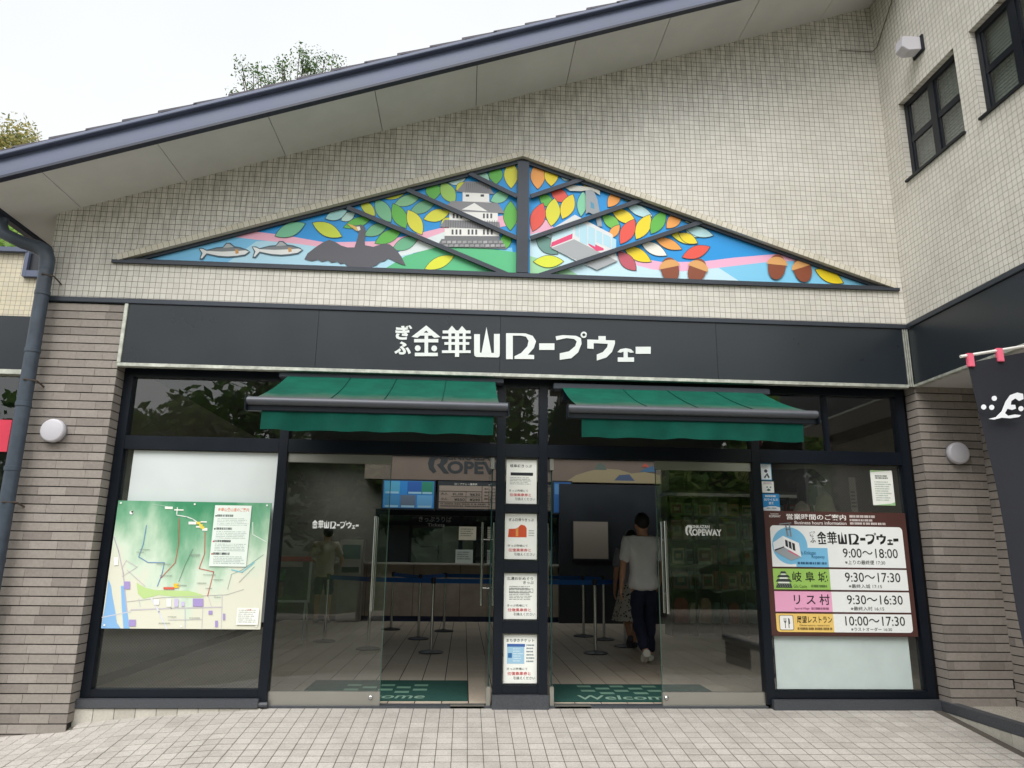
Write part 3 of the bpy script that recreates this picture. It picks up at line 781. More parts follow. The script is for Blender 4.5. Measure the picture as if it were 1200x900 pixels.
patch('hill', src, [(440,322),(475,300),(510,290),(550,288),(606,296),(606,335),(440,335)], '#5cc088')
patch('water', src, [(621,255),(640,262),(680,290),(740,304),(830,312),(900,318),(1030,335),(621,330)], '#c9e9f6')
patch('water', src, [(830,306),(880,303),(930,306),(985,316),(1035,335),(870,332)], '#82ccf0')
patch('pink_band', src, [(716,288),(745,302),(775,307),(820,307),(860,302),(895,299),(925,297),(960,310),(930,306),(900,307),(850,313),(800,318),(765,316),(735,308)], '#efb3d2')
patch('pink_band', src, [(621,258),(640,258),(650,268),(621,275)], '#f2b4cc')
patch('hill', src, [(621,300),(645,307),(665,315),(690,330),(621,330)], '#9fd6a8')
def leaf(fn, x1, y1, x2, y2, wd, col):
    n = 9; dx, dy = x2-x1, y2-y1; L = math.hypot(dx, dy); nx, ny = -dy/L, dx/L
    def lens(w_, e):
        up = []; dn = []
        for i in range(n+1):
            t = -e/L+(1+2*e/L)*i/n; h = math.sin(math.pi*i/n)**.85*w_/2
            up.append((x1+dx*t+nx*h, y1+dy*t+ny*h))
            if 0 < i < n: dn.append((x1+dx*t-nx*h, y1+dy*t-ny*h))
        return up+dn[::-1]
    o = patch('leaf', fn, lens(wd, 0), col)
    if o is not None:
        lay_[0] -= 1; q = patch('outline', fn, lens(wd+6, 5), '#33413f', o, d=.00008*(lay_[0]+1)-.00004)
GY, GR, YL, OR, RD_, PB, TL = '#d6da3c', '#62b84a', '#f0d82c', '#f3a552', '#e8584a', '#bfe0e2', '#78bd92'
for a in [(870,120,945,175,60,'#9fd3c0'),(985,75,990,195,88,GR),(1085,50,1085,222,88,'#dfdc3e'),(668,175,800,152,75,'#c0e0dc'),(585,180,590,295,95,GR),(640,185,725,315,90,'#9fcb62'),(735,235,790,185,45,GY),
          (955,305,1078,250,72,'#86cba4'),(1082,305,1080,492,90,GR),(1045,510,1058,605,70,GR),(265,285,408,252,45,'#cdd64a'),(338,328,506,272,66,'#86c290'),(438,378,602,308,72,'#6fae86'),
          (122,302,216,398,62,'#cbd646'),(220,292,316,438,88,TL),(330,322,413,478,88,GR),(425,362,516,518,88,'#dfdc40'),(528,420,692,372,76,'#dcdc40'),(15,473,192,412,62,GR),(0,428,88,382,52,'#bfe0d8'),
          (148,524,297,452,70,'#70b486'),(216,574,387,488,76,GR),(328,614,492,538,76,'#6cb68e'),(535,738,719,656,70,'#e2e63e'),(640,470,690,410,45,GY)]: leaf(za, *a)
for a in [(165,58,165,228,92,OR),(252,72,250,208,88,YL),(300,118,388,166,62,'#c6e4ea'),(430,172,588,236,60,YL),(248,236,362,302,78,RD_),(174,263,262,338,68,GR),(272,288,250,464,92,'#dfdc40'),(388,262,322,418,86,'#ecd63a'),
          (197,318,133,497,92,RD_),(455,243,440,402,62,'#86d0aa'),(692,238,613,342,72,OR),(703,263,768,302,42,'#d3da44'),(818,303,982,362,48,'#ea704e'),(733,333,897,402,62,'#bfe2e8'),(638,362,792,443,76,YL),
          (578,398,692,478,72,'#74c052'),(882,392,793,548,86,YL),(978,368,888,513,82,GR),(1082,378,988,478,76,OR),(1088,398,1152,442,42,'#d9e6a8'),(782,422,693,578,86,RD_),(687,458,618,543,52,OR),
          (713,598,888,692,76,'#eed422'),(823,568,988,652,70,'#efece4'),(913,543,1083,612,62,OR),(1008,508,1183,578,56,'#ecdf36'),(1103,468,1203,532,60,'#b9e0e6'),(1088,664,1263,598,76,RD_),
          (138,692,328,690,76,'#dce442'),(678,632,792,748,80,'#c05a6a'),(153,533,292,642,92,'#6a958c')]: leaf(zb_, *a)
for a in [(813,234,988,162,76,'#74c09a'),(1033,158,1203,238,76,'#c9d83e'),(1108,132,1233,88,60,'#a0d2d2')]: leaf(zc, *a)
for a in [(13,128,163,168,52,'#b4dce0'),(103,98,208,137,26,'#d3d644'),(-22,158,78,208,50,YL),(716,352,867,424,62,'#f0d420')]: leaf(zd, *a)
# two fish
for ox in (0, 310):
    f_ = lambda X, Y, ox=ox: zc(X+ox, Y-(10 if ox else 0))
    patch('fish_outline', f_, [(366,306),(392,306),(412,316),(470,301),(508,298),(526,274),(550,274),(576,295),(610,300),(650,314),(668,328),(640,350),(590,358),(540,362),(480,358),(414,344),(390,374),(370,372),(380,336)], '#3f5a68')  # printed dark outline, slightly larger than the fish
    b_ = patch('fish', f_, [(372,310),(392,312),(412,322),(470,308),(540,302),(600,306),(640,318),(660,326),(636,342),(590,350),(540,354),(480,350),(412,336),(385,366),(377,364),(388,336)], '#e6e8e8')
    patch('back', f_, [(412,322),(470,308),(540,302),(600,306),(640,318),(600,322),(500,326)], '#7d8387', b_)
    patch('fin', f_, [(508,304),(530,280),(545,280),(572,300)], '#aeb4b6', b_)
    patch('cheek', f_, [(578,312),(598,314),(600,336),(582,340)], '#cf9a58', b_)
# cormorant
cm = patch('cormorant', za, [(35,452),(60,456),(95,462),(125,455),(150,468),(157,500),(150,560),(152,588),(205,598),(270,577),(310,582),(350,615),(385,662),(412,718),(380,708),(340,690),(300,672),(275,690),(250,694),(225,716),(200,722),(185,742),(75,742),(62,726),(40,722),(20,702),(-5,708),(-25,692),(-60,700),(-85,684),(-120,694),(-150,680),(-185,690),(-235,678),(-215,640),(-160,598),(-110,566),(-76,554),(-40,566),(0,590),(40,602),(85,602),(105,540),(112,505),(98,498),(70,478)], '#5c5c64')
patch('beak', za, [(35,450),(70,458),(105,475),(110,494),(96,496),(72,478)], '#e0b85a', cm)
patch('cheek', za, [(98,470),(118,468),(124,488),(108,497)], '#f0ede6', cm)
# castle keep
ck = patch('castle', za, [(775,200),(945,200),(945,310),(1000,330),(1000,480),(1010,555),(660,555),(690,480),(690,330),(775,310)], '#d9d9d7')
def cks(c, *polys_):
    for p in polys_: patch('wall' if c == W_ else 'roof', za, p, c, ck)
W_, RF_ = '#f1f0ee', '#8a8a8f'
cks(W_, [(775,255),(945,255),(945,310),(775,310)], [(690,378),(1000,378),(1000,440),(690,440)], [(660,480),(1010,480),(1010,530),(660,530)])
cks(RF_, [(790,180),(935,185),(975,262),(735,245)], [(705,305),(1000,318),(1045,385),(640,365)], [(660,425),(1010,440),(1018,492),(628,470)])
cks('#77787c', [(660,528),(1010,530),(1010,560),(660,555)], [(640,548),(1020,555),(1058,612),(612,596)])
cks(W_, [(770,360),(850,318),(935,372)])
for x in (795, 890): cks('#3c3f46', [(x,264),(x+22,264),(x+22,278),(x,278)])
for x in (712, 735, 760, 905, 928, 952): cks('#55585e', [(x,386),(x+12,386),(x+12,416),(x,416)])
for x in (705, 730, 755, 808, 832, 856, 905, 930, 955): cks('#55585e', [(x,488),(x+12,488),(x+12,520),(x,520)])
for i in range(12):
    x = 800+i*12; cks('#65666c', [(x,190),(x+3,190),(x+3-6+i,255),(x-6+i,255)])
for i in range(22):
    x = 668+i*15.5; cks('#65666c', [(x,430),(x+3,430),(x+1,478),(x-2,478)])
for r_ in range(2):
    for i in range(12):
        x = 640+i*33+r_*14; patch('stone', za, [(x+4,562+r_*22),(x+27,560+r_*22),(x+29,577+r_*22),(x+3,579+r_*22)], random.choice(['#a3a3a6', '#b0b0b3', '#98989c']), ck)
# gondola
gd = patch('gondola', zb_, [(245,600),(262,480),(400,395),(640,520),(672,690),(540,745),(410,690)], '#dfe2e4')
def gp(n_, c, *p): patch(n_, zb_, list(p), c, gd)
gp('floor', '#a9adb1', (248,608),(395,552),(672,690),(540,747))
gp('end_window', '#c3e4f0', (262,490),(390,450),(388,515),(255,560)); gp('red_stripe', '#e04a78', (252,572),(386,515),(384,548),(246,602))
gp('red_stripe', '#e04a78', (485,562),(584,610),(584,622),(540,628),(487,588))
for a, b in (((402,430),(428,545)), ((432,440),(480,590)), ((486,465),(530,600)), ((538,492),(575,590)), ((582,515),(630,610)), ((636,540),(664,650))):
    gp('window', '#b5dcec', (a[0],a[1]),(b[0],a[1]+(b[0]-a[0])*.5),(b[0],b[1]),(a[0],b[1]-22))
gp('hanger', '#9ba2a8', (468,225),(515,228),(545,300),(575,470),(545,470),(530,400),(490,380),(470,390))
gp('pulley', '#c9c9c2', (338,222),(372,205),(430,212),(520,222),(560,240),(560,270),(505,235),(440,245),(370,243))
gp('opening', '#5a98b8', (500,310),(522,325),(526,360),(500,350))
# acorns
for (fx, fy, an) in ((75, 360, .35), (-70, 355, -.2), (505, 340, .1), (645, 355, -.3)):
    def ac(X, Y, fx=fx, fy=fy, an=an): X *= 1.3; Y *= 1.25; Y -= 8; return zd(fx+X*math.cos(an)-Y*math.sin(an), fy+X*math.sin(an)+Y*math.cos(an))
    o = patch('acorn', ac, [(37*math.cos(t*math.pi/12), 6+54*math.sin(t*math.pi/12)) for t in range(24)], '#8a4a30')
    patch('cap', ac, [(43*math.cos(t*math.pi/12), -4+34*math.sin(t*math.pi/12)) for t in range(12, 25)], '#dda566', o)
# dark frame bars of the mural
def fbar(name, a, b, wd, d0=.05, d1=.02, shift=(0, 0)):
    a = Vector((a[0], 0, a[1])); b = Vector((b[0], 0, b[1])); t = (b-a).normalized(); n = Vector((-t.z, 0, t.x))*wd/2
    obj(name, G().prism([(p.x, YM-d1, p.z) for p in (a-n, b-n, b+n, a+n)], (0, -(d0-d1), 0)), M['trim'], Mu)
fbar('edge_bar', (TRX0+.02, TZ0+.012), (TRX1-.02, TZ0+.012), .03, .06, 0)
fbar('edge_bar', (TRX0+.05, TZ0+.004), (TAX, TZ1-.02), .038, .03, 0); fbar('edge_bar', (TRX1-.05, TZ0+.004), (TAX, TZ1-.02), .038, .03, 0)
fbar('centre_bar', (TAX+.005, TZ0+.035), (TAX+.005, TZ1-.045), .115, .055, 0)
obj('sill_ledge', G().box(TRX0-.04, TRX1+.03, YF-.03, YF+.085, TZ0-.03, TZ0-.004), M['trim'], Mu)
for a, b in (((407,243),(603,325)), ((477,222),(606,279)), ((550,203),(606,230)), ((625,325),(822,260)), ((622,279),(752,234)), ((622,230),(688,208))):
    fbar('diagonal_bar', pxz(*a, YM-.04), pxz(*b, YM-.04), .042, .045, .02)

# ================================================================== WALL LAMPS
def wall_lamp(x, z, label):
    t = thing('wall_lamp', label, 'lamp', (x, YF-.012, z), 'round wall lamps on the brick piers')
    obj('base', G().lathe((x, YF-.012, z), (0, -1, 0), [(.098, 0), (.098, .02), (.09, .025)], 28), mat('grey_lamp_base', '#7d7d84', .5), t, smooth=True)
    obj('cover', G().lathe((x, YF-.036, z), (0, -1, 0), [(.1, 0), (.102, .008), (.1, .034), (.094, .043), (.085, .046), (.01, .049)], 32), M['lampw'], t, smooth=True)
wall_lamp(-4.10, 2.24, 'round white wall lamp on the left brick pier beside the downpipe')
wall_lamp(4.01, 2.22, 'round white wall lamp on the right brick pier beside the black banner')
t = thing('spotlight_box', 'small white box light on the tiled side wall above the windows', 'lamp', (XR, -.87, 6.05))
obj('bracket', G().box(XR-.02, XR-.001, -.95, -.79, 5.96, 6.13), M['frame'], t)
obj('housing', G().prism([(XR-.02, -.93, 6.12), (XR-.19, -.93, 6.12), (XR-.21, -.93, 6.0), (XR-.15, -.93, 5.96), (XR-.02, -.93, 5.98)], (0, .12, 0)), M['lampw'], t, bevel=.006)
# cable stapled up in the corner
tag(obj('cable', G().tube([(3.30, YF-.012, 6.52), (3.66, YF-.012, 6.52), (3.683, -.25, 6.54), (3.683, -.75, 6.98), (3.683, -1.1, 7.05)], .0045, 6), mat('old_cable', '#6b675e', .8), smooth=True), 'thin dark cable running round the inner corner under the roof', 'cable')

# ================================================================== DOWNPIPE
dp = thing('downpipe', 'blue grey rain downpipe with elbow at the left corner of the front', 'downpipe', (-4.36, -.30, -.3))
px_, py_ = -4.40, -.30
obj('pipe', G().tube([(px_+.06, py_, gz(px_, py_)+.0), (px_+.06, py_, 2.0), (px_+.055, py_, 3.70)], .058, 18), M['pipe'], dp, smooth=True)
obj('elbow', G().tube([(px_+.055, py_, 3.68), (px_+.05, py_, 3.78), (px_+.02, py_, 3.86), (px_-.06, py_, 3.90), (px_-.18, py_-.01, 3.93), (px_-.34, py_-.03, 4.0), (px_-.375, py_-.04, 4.08)], [.06, .064, .066, .062, .057, .054, .05], 18), M['pipe'], dp, smooth=True)
for zz in (3.46, 2.93, 2.45, 1.9, 1.15): obj('collar', G().lathe((px_+.058, py_, zz), (0, 0, 1), [(.059, -.02), (.063, -.018), (.063, .018), (.059, .02)], 18), M['pipe'], dp, smooth=True)
for zz in (3.62, 2.66, 1.62): obj('bracket', G().tube([(px_+.06, py_-.07, zz), (px_+.135, py_, zz), (px_+.14, YF-.005, zz-.03)], .008, 6), mat('rust_bracket', '#4a4038', .8), dp)
gt = thing('eave_gutter', 'dark box gutter and bracket under the low left end of the roof', 'gutter', (-4.8, -.5, 4.0))
obj('trough', G().box(XE-.09, XE-.004, YV+.03, 3.1, roofz(XE)-.035, roofz(XE)+.06), M['fascia_dark'], gt, bevel=.01)
obj('outlet', G().tube([(XE-.05, -.34, roofz(XE)-.03), (XE-.05, -.34, roofz(XE)-.09)], .045, 12), M['pipe'], gt, smooth=True)

# ================================================================== AWNINGS
ak = N('weathered_canvas'); at_ = ak.n('TexCoord'); as_ = ak.n('SeparateXYZ'); ak.l(at_.outputs['Object'], as_.inputs[0])
an1 = ak.n('TexNoise', i_Scale=4.0, i_Detail=8, i_Roughness=.7); ak.l(at_.outputs['Object'], an1.inputs['Vector'])
dirt = ak.math('ADD', ak.math('MULTIPLY', as_.outputs[1], -1.0), ak.math('MULTIPLY', an1.outputs[0], .35))
dk = ak.n('MapRange', clamp=True); ak.l(dirt, dk.inputs[0]); dk.inputs[1].default_value = .95; dk.inputs[2].default_value = 1.2; dk.inputs[4].default_value = .75
acol = ak.mixc(dk.outputs[0], ak.ramp(an1.outputs[0], [(.3, lin('#044638')), (.7, lin('#075a49'))]), lin('#4f544e'))
ak.l(acol, ak.b.inputs['Base Color']); ak.b.inputs['Roughness'].default_value = .9; ak.b.inputs['Specular IOR Level'].default_value = .2
AWC = ak.m
def awning(x0, x1, zb, label):
    yb, yf, zf = -.10, -1.05, 2.382
    t = thing('awning', label, 'awning', ((x0+x1)/2, 0, zb), 'green awnings over the doors')
    obj('cassette', G().box(x0-.02, x1+.02, -.17, -.052, zb-.03, zb+.025), M['trim'], t, bevel=.006)
    g = G(); n = 24; mrow = 6
    for j in range(mrow+1):
        f = j/mrow
        for i in range(n+1):
            x = x0+.06+(x1-x0-.12)*i/n; g.v.append((x, -.15+(yf+.15)*f, zb-.01+(zf+.03-zb+.01)*f-.02*math.sin(math.pi*f)*(1+.4*math.sin(i*.9))))
    for j in range(mrow):
        for i in range(n): g.f.append((j*(n+1)+i, j*(n+1)+i+1, (j+1)*(n+1)+i+1, (j+1)*(n+1)+i))
    obj('canopy', g, AWC, t, smooth=True)
    for f_ in (.3, .52, .76):
        xs_ = x0+.06+(x1-x0-.12)*f_; obj('seam', G().tube([(xs_, -.15+(yf+.15)*q_/6, zb-.006+(zf+.034-zb+.006)*q_/6-.02*math.sin(math.pi*q_/6)*(1+.4*math.sin(24*f_*.9))) for q_ in range(7)], .004, 5), M['awning'], t)
    obj('front_rail', G().tube([(x0-.01, yf, zf), (x1+.01, yf, zf)], .034, 16), mat('grey_rail', '#4d5057', .45, .3), t, smooth=True)
    obj('front_channel', G().box(x0-.01, x1+.01, yf+.005, yf+.05, zf-.075, zf-.02), M['frame'], t, bevel=.004)
    for xx in (x0-.02, x1+.01): obj('end_cap', G().box(xx, xx+.012, yf-.035, yf+.055, zf-.078, zf+.036), M['frame'], t, bevel=.004)
    g = G(); n = 40
    for j in range(5):
        for i in range(n+1):
            x = x0+.10+(x1-x0-.2)*i/n; f = j/4
            g.v.append((x, yf+.02+.014*f*math.sin(i*.55+x0)+.010*f*math.sin(i*1.3+1)+.012*f*math.sin(i*.21), zf-.07-.15*f+.004*math.sin(i*.8)*f))
    for j in range(4):
        for i in range(n): g.f.append((j*(n+1)+i, j*(n+1)+i+1, (j+1)*(n+1)+i+1, (j+1)*(n+1)+i))
    obj('valance', g, M['awning'], t, smooth=True)
    for s, xe in ((1, x0+.1), (-1, x1-.1)):
        e = (xe+s*.28, -.6, (zb+zf)/2-.11)
        obj('folding_arm', G().tube([(xe, -.12, zb-.06), e], .02, 8), M['frame'], t); obj('folding_arm', G().tube([e, (xe+s*.02, yf+.04, zf-.03)], .018, 8), M['frame'], t)
        obj('wall_bracket', G().box(xe-.035, xe+.035, -.16, -.051, zb-.13, zb-.032), M['frame'], t)
    return t
awning(-2.23, -.235, 2.815, 'green canvas awning over the left pair of doors')
awning(.265, 2.27, 2.775, 'green canvas awning over the right pair of doors')

# ================================================================== MAP BOARD
mb = thing('map_board', 'large green and cream trail map board mounted in the left window', 'map', (-2.9, -.07, .6))
bd = Board(-3.548, -2.243, 1.665, .607, -.075)
mk = N('printed_map'); tc_ = mk.n('NewGeometry'); sx_ = mk.n('SeparateXYZ'); mk.l(tc_.outputs['Position'], sx_.inputs[0])
vv = mk.math('MULTIPLY_ADD', sx_.outputs[2], 1/1.058, -.607/1.058); uu = mk.math('MULTIPLY_ADD', sx_.outputs[0], 1/1.305, 3.548/1.305)
nz = mk.n('TexNoise', i_Scale=3.2, i_Detail=5, i_Roughness=.55); mp_ = mk.n('Mapping'); mp_.inputs['Scale'].default_value = (1.5, 1, .7); mk.l(tc_.outputs['Position'], mp_.inputs[0]); mk.l(mp_.outputs[0], nz.inputs['Vector'])
hgt = mk.math('ADD', mk.math('MULTIPLY', mk.math('SUBTRACT', nz.outputs[0], .5), .9), vv)
du = mk.math('ABSOLUTE', mk.math('SUBTRACT', uu, .52)); hgt = mk.math('SUBTRACT', hgt, mk.math('MULTIPLY', du, .75))
colr = mk.ramp(hgt, [(.08, lin('#dcdcca')), (.26, lin('#cfdfcc')), (.45, lin('#a6c6ab')), (.64, lin('#70a886')), (.88, lin('#3c8a62'))])
mk.l(colr, mk.b.inputs['Base Color']); mk.b.inputs['Roughness'].default_value = .4
obj('board', G().box(-3.548, -2.243, -.075, -.055, .607, 1.665), mk.m, mb)
def q(X, Y):   # position in the enlarged view of the map (board corners 160,85 .. 1150,110 .. 1075,905 .. 45,905)
    t = (Y-90)/815; l = 160+(48-160)*t; r = 1150+(1078-1150)*t; return ((X-l)/(r-l), t*1.0)
def qq(*p): return [q(*a) for a in p]
bd.poly('river', qq((95,600),(112,640),(120,700),(140,800),(150,870),(175,905),(48,905),(75,760)), '#86b4e0', mb)
bd.poly('river', qq((175,640),(195,640),(212,760),(232,905),(192,905),(180,760)), '#86b4e0', mb)
bd.poly('park', qq((275,620),(330,650),(400,665),(620,668),(700,690),(712,708),(600,712),(420,695),(320,720),(285,690)), '#b9d48e', mb)
for pts, wd, c in (([(130,330),(160,420),(190,560),(215,800)], .008, '#b9aebb'), ([(215,740),(440,712),(860,690),(970,655)], .006, '#b6b6b0'), ([(240,790),(500,778),(830,768)], .01, '#c3bec4'), ([(55,838),(240,800)], .008, '#c9cbd6'),
                   ([(370,715),(420,800),(470,905)], .012, '#d8dbe6'), ([(590,780),(590,900)], .008, '#c6c4c8'), ([(705,760),(698,905)], .006, '#c6c4c8'), ([(830,690),(825,905)], .006, '#c6c4c8'), ([(290,720),(300,770)], .005, '#c6c4c8'), ([(185,580),(280,520),(210,480),(180,530)], .005, '#c6bfc0'),
                   ([(215,540),(330,640)], .005, '#c6bfc0'), ([(865,655),(890,560),(960,530),(1100,430)], .004, '#8aa8a0'), ([(740,700),(760,765)], .004, '#c6c4c8'), ([(480,850),(700,845)], .005, '#c6c4c8'),
                   ([(550,200),(545,380),(525,490),(430,590)], .006, '#c0584c'), ([(718,290),(715,430),(680,525),(775,545),(750,640),(735,700)], .006, '#c0584c'), ([(640,400),(590,500),(548,610)], .004, '#6f7f78'),
                   ([(340,250),(320,370),(290,455),(350,490),(455,490),(440,560),(410,640)], .006, '#5a86b8'), ([(540,130),(535,180),(600,190),(640,205),(690,240)], .008, '#dfe8e0'), ([(380,110),(480,125)], .004, '#a8cdb6'), ([(1030,220),(1030,300),(1115,345)], .006, '#e0ece2'), ([(890,530),(960,545),(1040,480)], .008, '#7cc6d6'), ([(940,610),(1040,510)], .003, '#5c6a66')):
    bd.strip('path_line', qq(*pts), wd, c, mb)
for x, y, w_, h_ in ((460,125,50,16), (520,142,60,8), (612,222,50,18), (660,250,40,10), (700,262,34,18), (690,218,40,8)): bd.poly('place_label', qq((x,y+h_),(x+w_,y+h_),(x+w_,y),(x,y)), '#eef0e6', mb)
for x, y in ((665,222), (680,238), (690,252)): bd.poly('place_label', qq((x,y+16),(x+24,y+16),(x+24,y),(x,y)), '#e6d048', mb)
for x, y, w_, h_, c in ((195,612,40,48,'#a493c8'), (640,715,68,50,'#a493c8'), (742,790,26,24,'#a493c8'), (836,808,14,40,'#a493c8'), (785,852,18,40,'#a493c8'), (228,850,44,40,'#a493c8'), (470,718,28,50,'#f2f2ee'), (520,718,26,50,'#c9bfe0'), (565,735,22,30,'#c9bfe0'), (388,722,34,34,'#f2f2ee'), (515,622,34,28,'#eec23c'), (450,645,70,14,'#d8604c'), (132,460,26,50,'#f2f2ee')):
    bd.poly('place_mark', qq((x,y+h_),(x+w_,y+h_),(x+w_,y),(x,y)), c, mb)
bd.circle('compass', *q(245, 168), .016, '#f4f4f0', mb); bd.poly('compass', qq((240,160),(258,156),(252,176)), '#222222', mb)
for (u, v) in ((.02, .02), (.5, .02), (.975, .02), (.02, .975), (.5, .98), (.975, .975)): bd.circle('screw', u, v, .008, '#f0f0ee', mb)
for k_ in range(16): x, y = random.uniform(240, 900), random.uniform(380, 880); bd.lines('place_name', *sorted((q(x, y)[0], q(x+random.uniform(40, 90), y)[0])), q(x, y)[1], q(x, y+12)[1], 1, '#8a948a', mb, 0)
legend = bd.rect('legend', .635, .875, .025, .515, '#dfe9e2', mb)
bd.text('金華山登山道のご案内', .655, .86, .045, .075, '#d06a3c', mb, .012)
for i, (v, c) in enumerate(((.1, '#2c3a34'), (.205, '#2c3a34'), (.305, '#c03a32'), (.405, '#c03a32'))):
    bd.lines('legend_heading', .655, .76, v, v+.02, 1, '#2c3a34', mb, 0, .9); bd.circle('legend_dot', .648, v+.012, .007, c, mb)
    bd.lines('legend_print', .66, .865, v+.03, v+.095, 5, '#a9b8b0', mb, .15)
bd.rect('notice', .845, .985, .835, .965, '#eef0ea', mb); bd.lines('notice_print', .855, .975, .85, .955, 7, '#8a8f88', mb, .3); bd.text('ご注意', .9, .935, .842, .856, '#c0584c', mb, .01)

# ================================================================== OPENING HOURS BOARD
hb = thing('hours_board', 'brown opening hours board with white, green, pink and yellow rows in the right window', 'sign', (2.87, -.05, .58))
HX0, HX1, HZ1, HZ0 = 2.20, 3.545, 1.675, .58
obj('board', G().box(HX0, HX1, -.055, -.03, HZ0, HZ1), mat('brown_board', '#4e2f2b', .45, 0, .05, 3), hb, bevel=.003)
h = Board(HX0, HX1, HZ1, HZ0, -.056); BK = '#1c1c1c'
h.text('営業時間のご案内', .155, .575, .022, .07, '#f2efec', hb, .016); h.text('Business hours information', .21, .575, .08, .108, '#e6dfdc', hb, .012)
h.text('ROPEWAY', .035, .115, .035, .055, '#e6dfdc', hb, .02); h.text('KINKAZAN', .045, .1, .02, .031, '#e6dfdc', hb, .02)
h.lines('small_print', .6, .78, .025, .055, 1, '#d8cfcb', hb, 0, .7); h.lines('small_print', .6, .76, .058, .08, 1, '#d8cfcb', hb, 0, .8); h.lines('small_print', .6, .85, .085, .108, 1, '#d8cfcb', hb, 0, .8)
h.rrect('row', .035, .965, .12, .455, .035, '#eef1f0', hb, (1,1,0,0)); h.rect('row', .035, .965, .47, .635, '#eef1f0', hb); h.rect('row', .035, .965, .65, .81, '#eef1f0', hb); h.rrect('row', .035, .965, .825, .968, .03, '#eef1f0', hb, (0,0,1,1))
h.rect('blue_field', .2, .425, .30, .455, '#7cc0e6', hb); h.circle('blue_disc', .165, .285, .165, '#7cc0e6', hb)
h.rect('green_field', .035, .425, .47, .635, '#9ec964', hb); h.rect('pink_field', .035, .425, .65, .81, '#eeaacc', hb); h.rrect('yellow_field', .035, .425, .825, .968, .03, '#f0cb72', hb, (0,0,0,1))
logo_on(h, .355, .93, .165, .265, BK, hb, True)
for body, u0, u1, v0, v1 in (('9:00～18:00', .53, .915, .30, .375), ('9:30～17:30', .53, .915, .495, .57), ('9:30～16:30', .53, .915, .675, .748), ('10:00～17:30', .505, .915, .842, .915)): h.text(body, u0, u1, v0, v1, BK, hb, .004)
for body, u0, u1, v0, v1 in (('※上りの最終便 17:30', .54, .82, .395, .43), ('※最終入城 17:15', .55, .78, .588, .62), ('※最終入村 16:15', .55, .78, .765, .797), ('※ラストオーダー 16:30', .54, .82, .928, .957)): h.text(body, u0, u1, v0, v1, '#3a3a3a', hb, .002)
h.text('岐 阜 城', .165, .41, .492, .575, BK, hb, .01); h.text('Gifu Castle', .17, .26, .597, .622, '#2f4a22', hb, .0); h.lines('small_print', .29, .4, .597, .622, 1, '#4f6a3c', hb, 0, .8)
h.text('リ ス 村', .165, .41, .672, .755, BK, hb, .01); h.text('Squirrel Village', .165, .265, .775, .797, '#6a3a52', hb, .0); h.lines('small_print', .28, .4, .775, .797, 1, '#8a5a72', hb, 0, .8)
h.text('展望レストラン', .175, .415, .842, .90, BK, hb, .01); h.text('Observatory restaurant', .19, .395, .908, .926, '#5a4420', hb, .0); h.lines('small_print', .175, .41, .932, .955, 1, '#6a5430', hb, 0, .8)
h.text('Gifu Kinkazan', .215, .34, .325, .355, '#1f5a86', hb, .0); h.text('Ropeway', .31, .40, .358, .392, '#1f5a86', hb, .0); h.lines('small_print', .21, .41, .415, .438, 1, '#1f4a76', hb, 0, .8)
# little gondola
def hp(*p): return [(X/1000, Y/1000) for X, Y in p]
h.polys('gondola_hanger', [hp((140,118),(150,118),(162,205),(148,210)), hp((165,112),(176,112),(182,215),(170,208)), hp((100,106),(185,94),(186,102),(100,114)), hp((142,150),(176,146),(176,153),(143,158))], '#8a9299', hb)
h.poly('gondola_end', hp((48,262),(120,205),(126,300),(52,330)), '#e8ecee', hb); h.poly('gondola_side', hp((120,205),(228,262),(238,375),(126,300)), '#f4f5f5', hb)
h.poly('gondola_floor', hp((52,330),(126,300),(238,375),(165,405)), '#9ea4a9', hb); h.poly('red_stripe', hp((150,318),(215,360),(216,372),(150,332)), '#d86a84', hb)
h.polys('gondola_window', [hp((132,235),(150,244),(152,300),(134,288)), hp((156,247),(174,256),(176,314),(158,302)), hp((180,259),(198,268),(200,328),(182,318))], '#2d3238', hb); h.poly('gondola_outline', hp((54,318),(122,290),(124,300),(56,330)), '#33383c', hb)
# castle emblem
h.polys('castle_emblem', [hp((90,492),(118,492),(128,510),(80,510)), hp((72,520),(136,520),(150,540),(58,540)), hp((62,552),(146,552),(160,575),(48,575)), hp((56,588),(152,588),(160,622),(48,622))], '#3c4440', hb)
h.polys('castle_emblem_wall', [hp((88,510),(120,510),(120,520),(88,520)), hp((76,540),(132,540),(132,552),(76,552)), hp((66,575),(142,575),(142,588),(66,588))], '#e6ece2', hb)
h.polys('castle_emblem_line', [hp((56+i*16,596),(62+i*16,596),(62+i*16,600),(56+i*16,600)) for i in range(6)]+[hp((60+i*16,608),(66+i*16,608),(66+i*16,612),(60+i*16,612)) for i in range(6)], '#a9b4a4', hb)
# fork and knife
h.rrect('icon_square', .055, .15, .838, .952, .012, '#22221f', hb); h.rrect('icon_square', .058, .147, .841, .949, .011, '#f4f4f0', hb)
h.polys('cutlery', [hp((85,860),(88,860),(88,885),(85,885)), hp((92,860),(95,860),(95,885),(92,885)), hp((99,860),(102,860),(102,885),(99,885)), hp((85,884),(102,884),(98,896),(89,896)), hp((91,895),(96,895),(96,938),(91,938)), hp((115,858),(124,866),(126,905),(120,905),(120,938),(115,938))], '#20201e', hb)

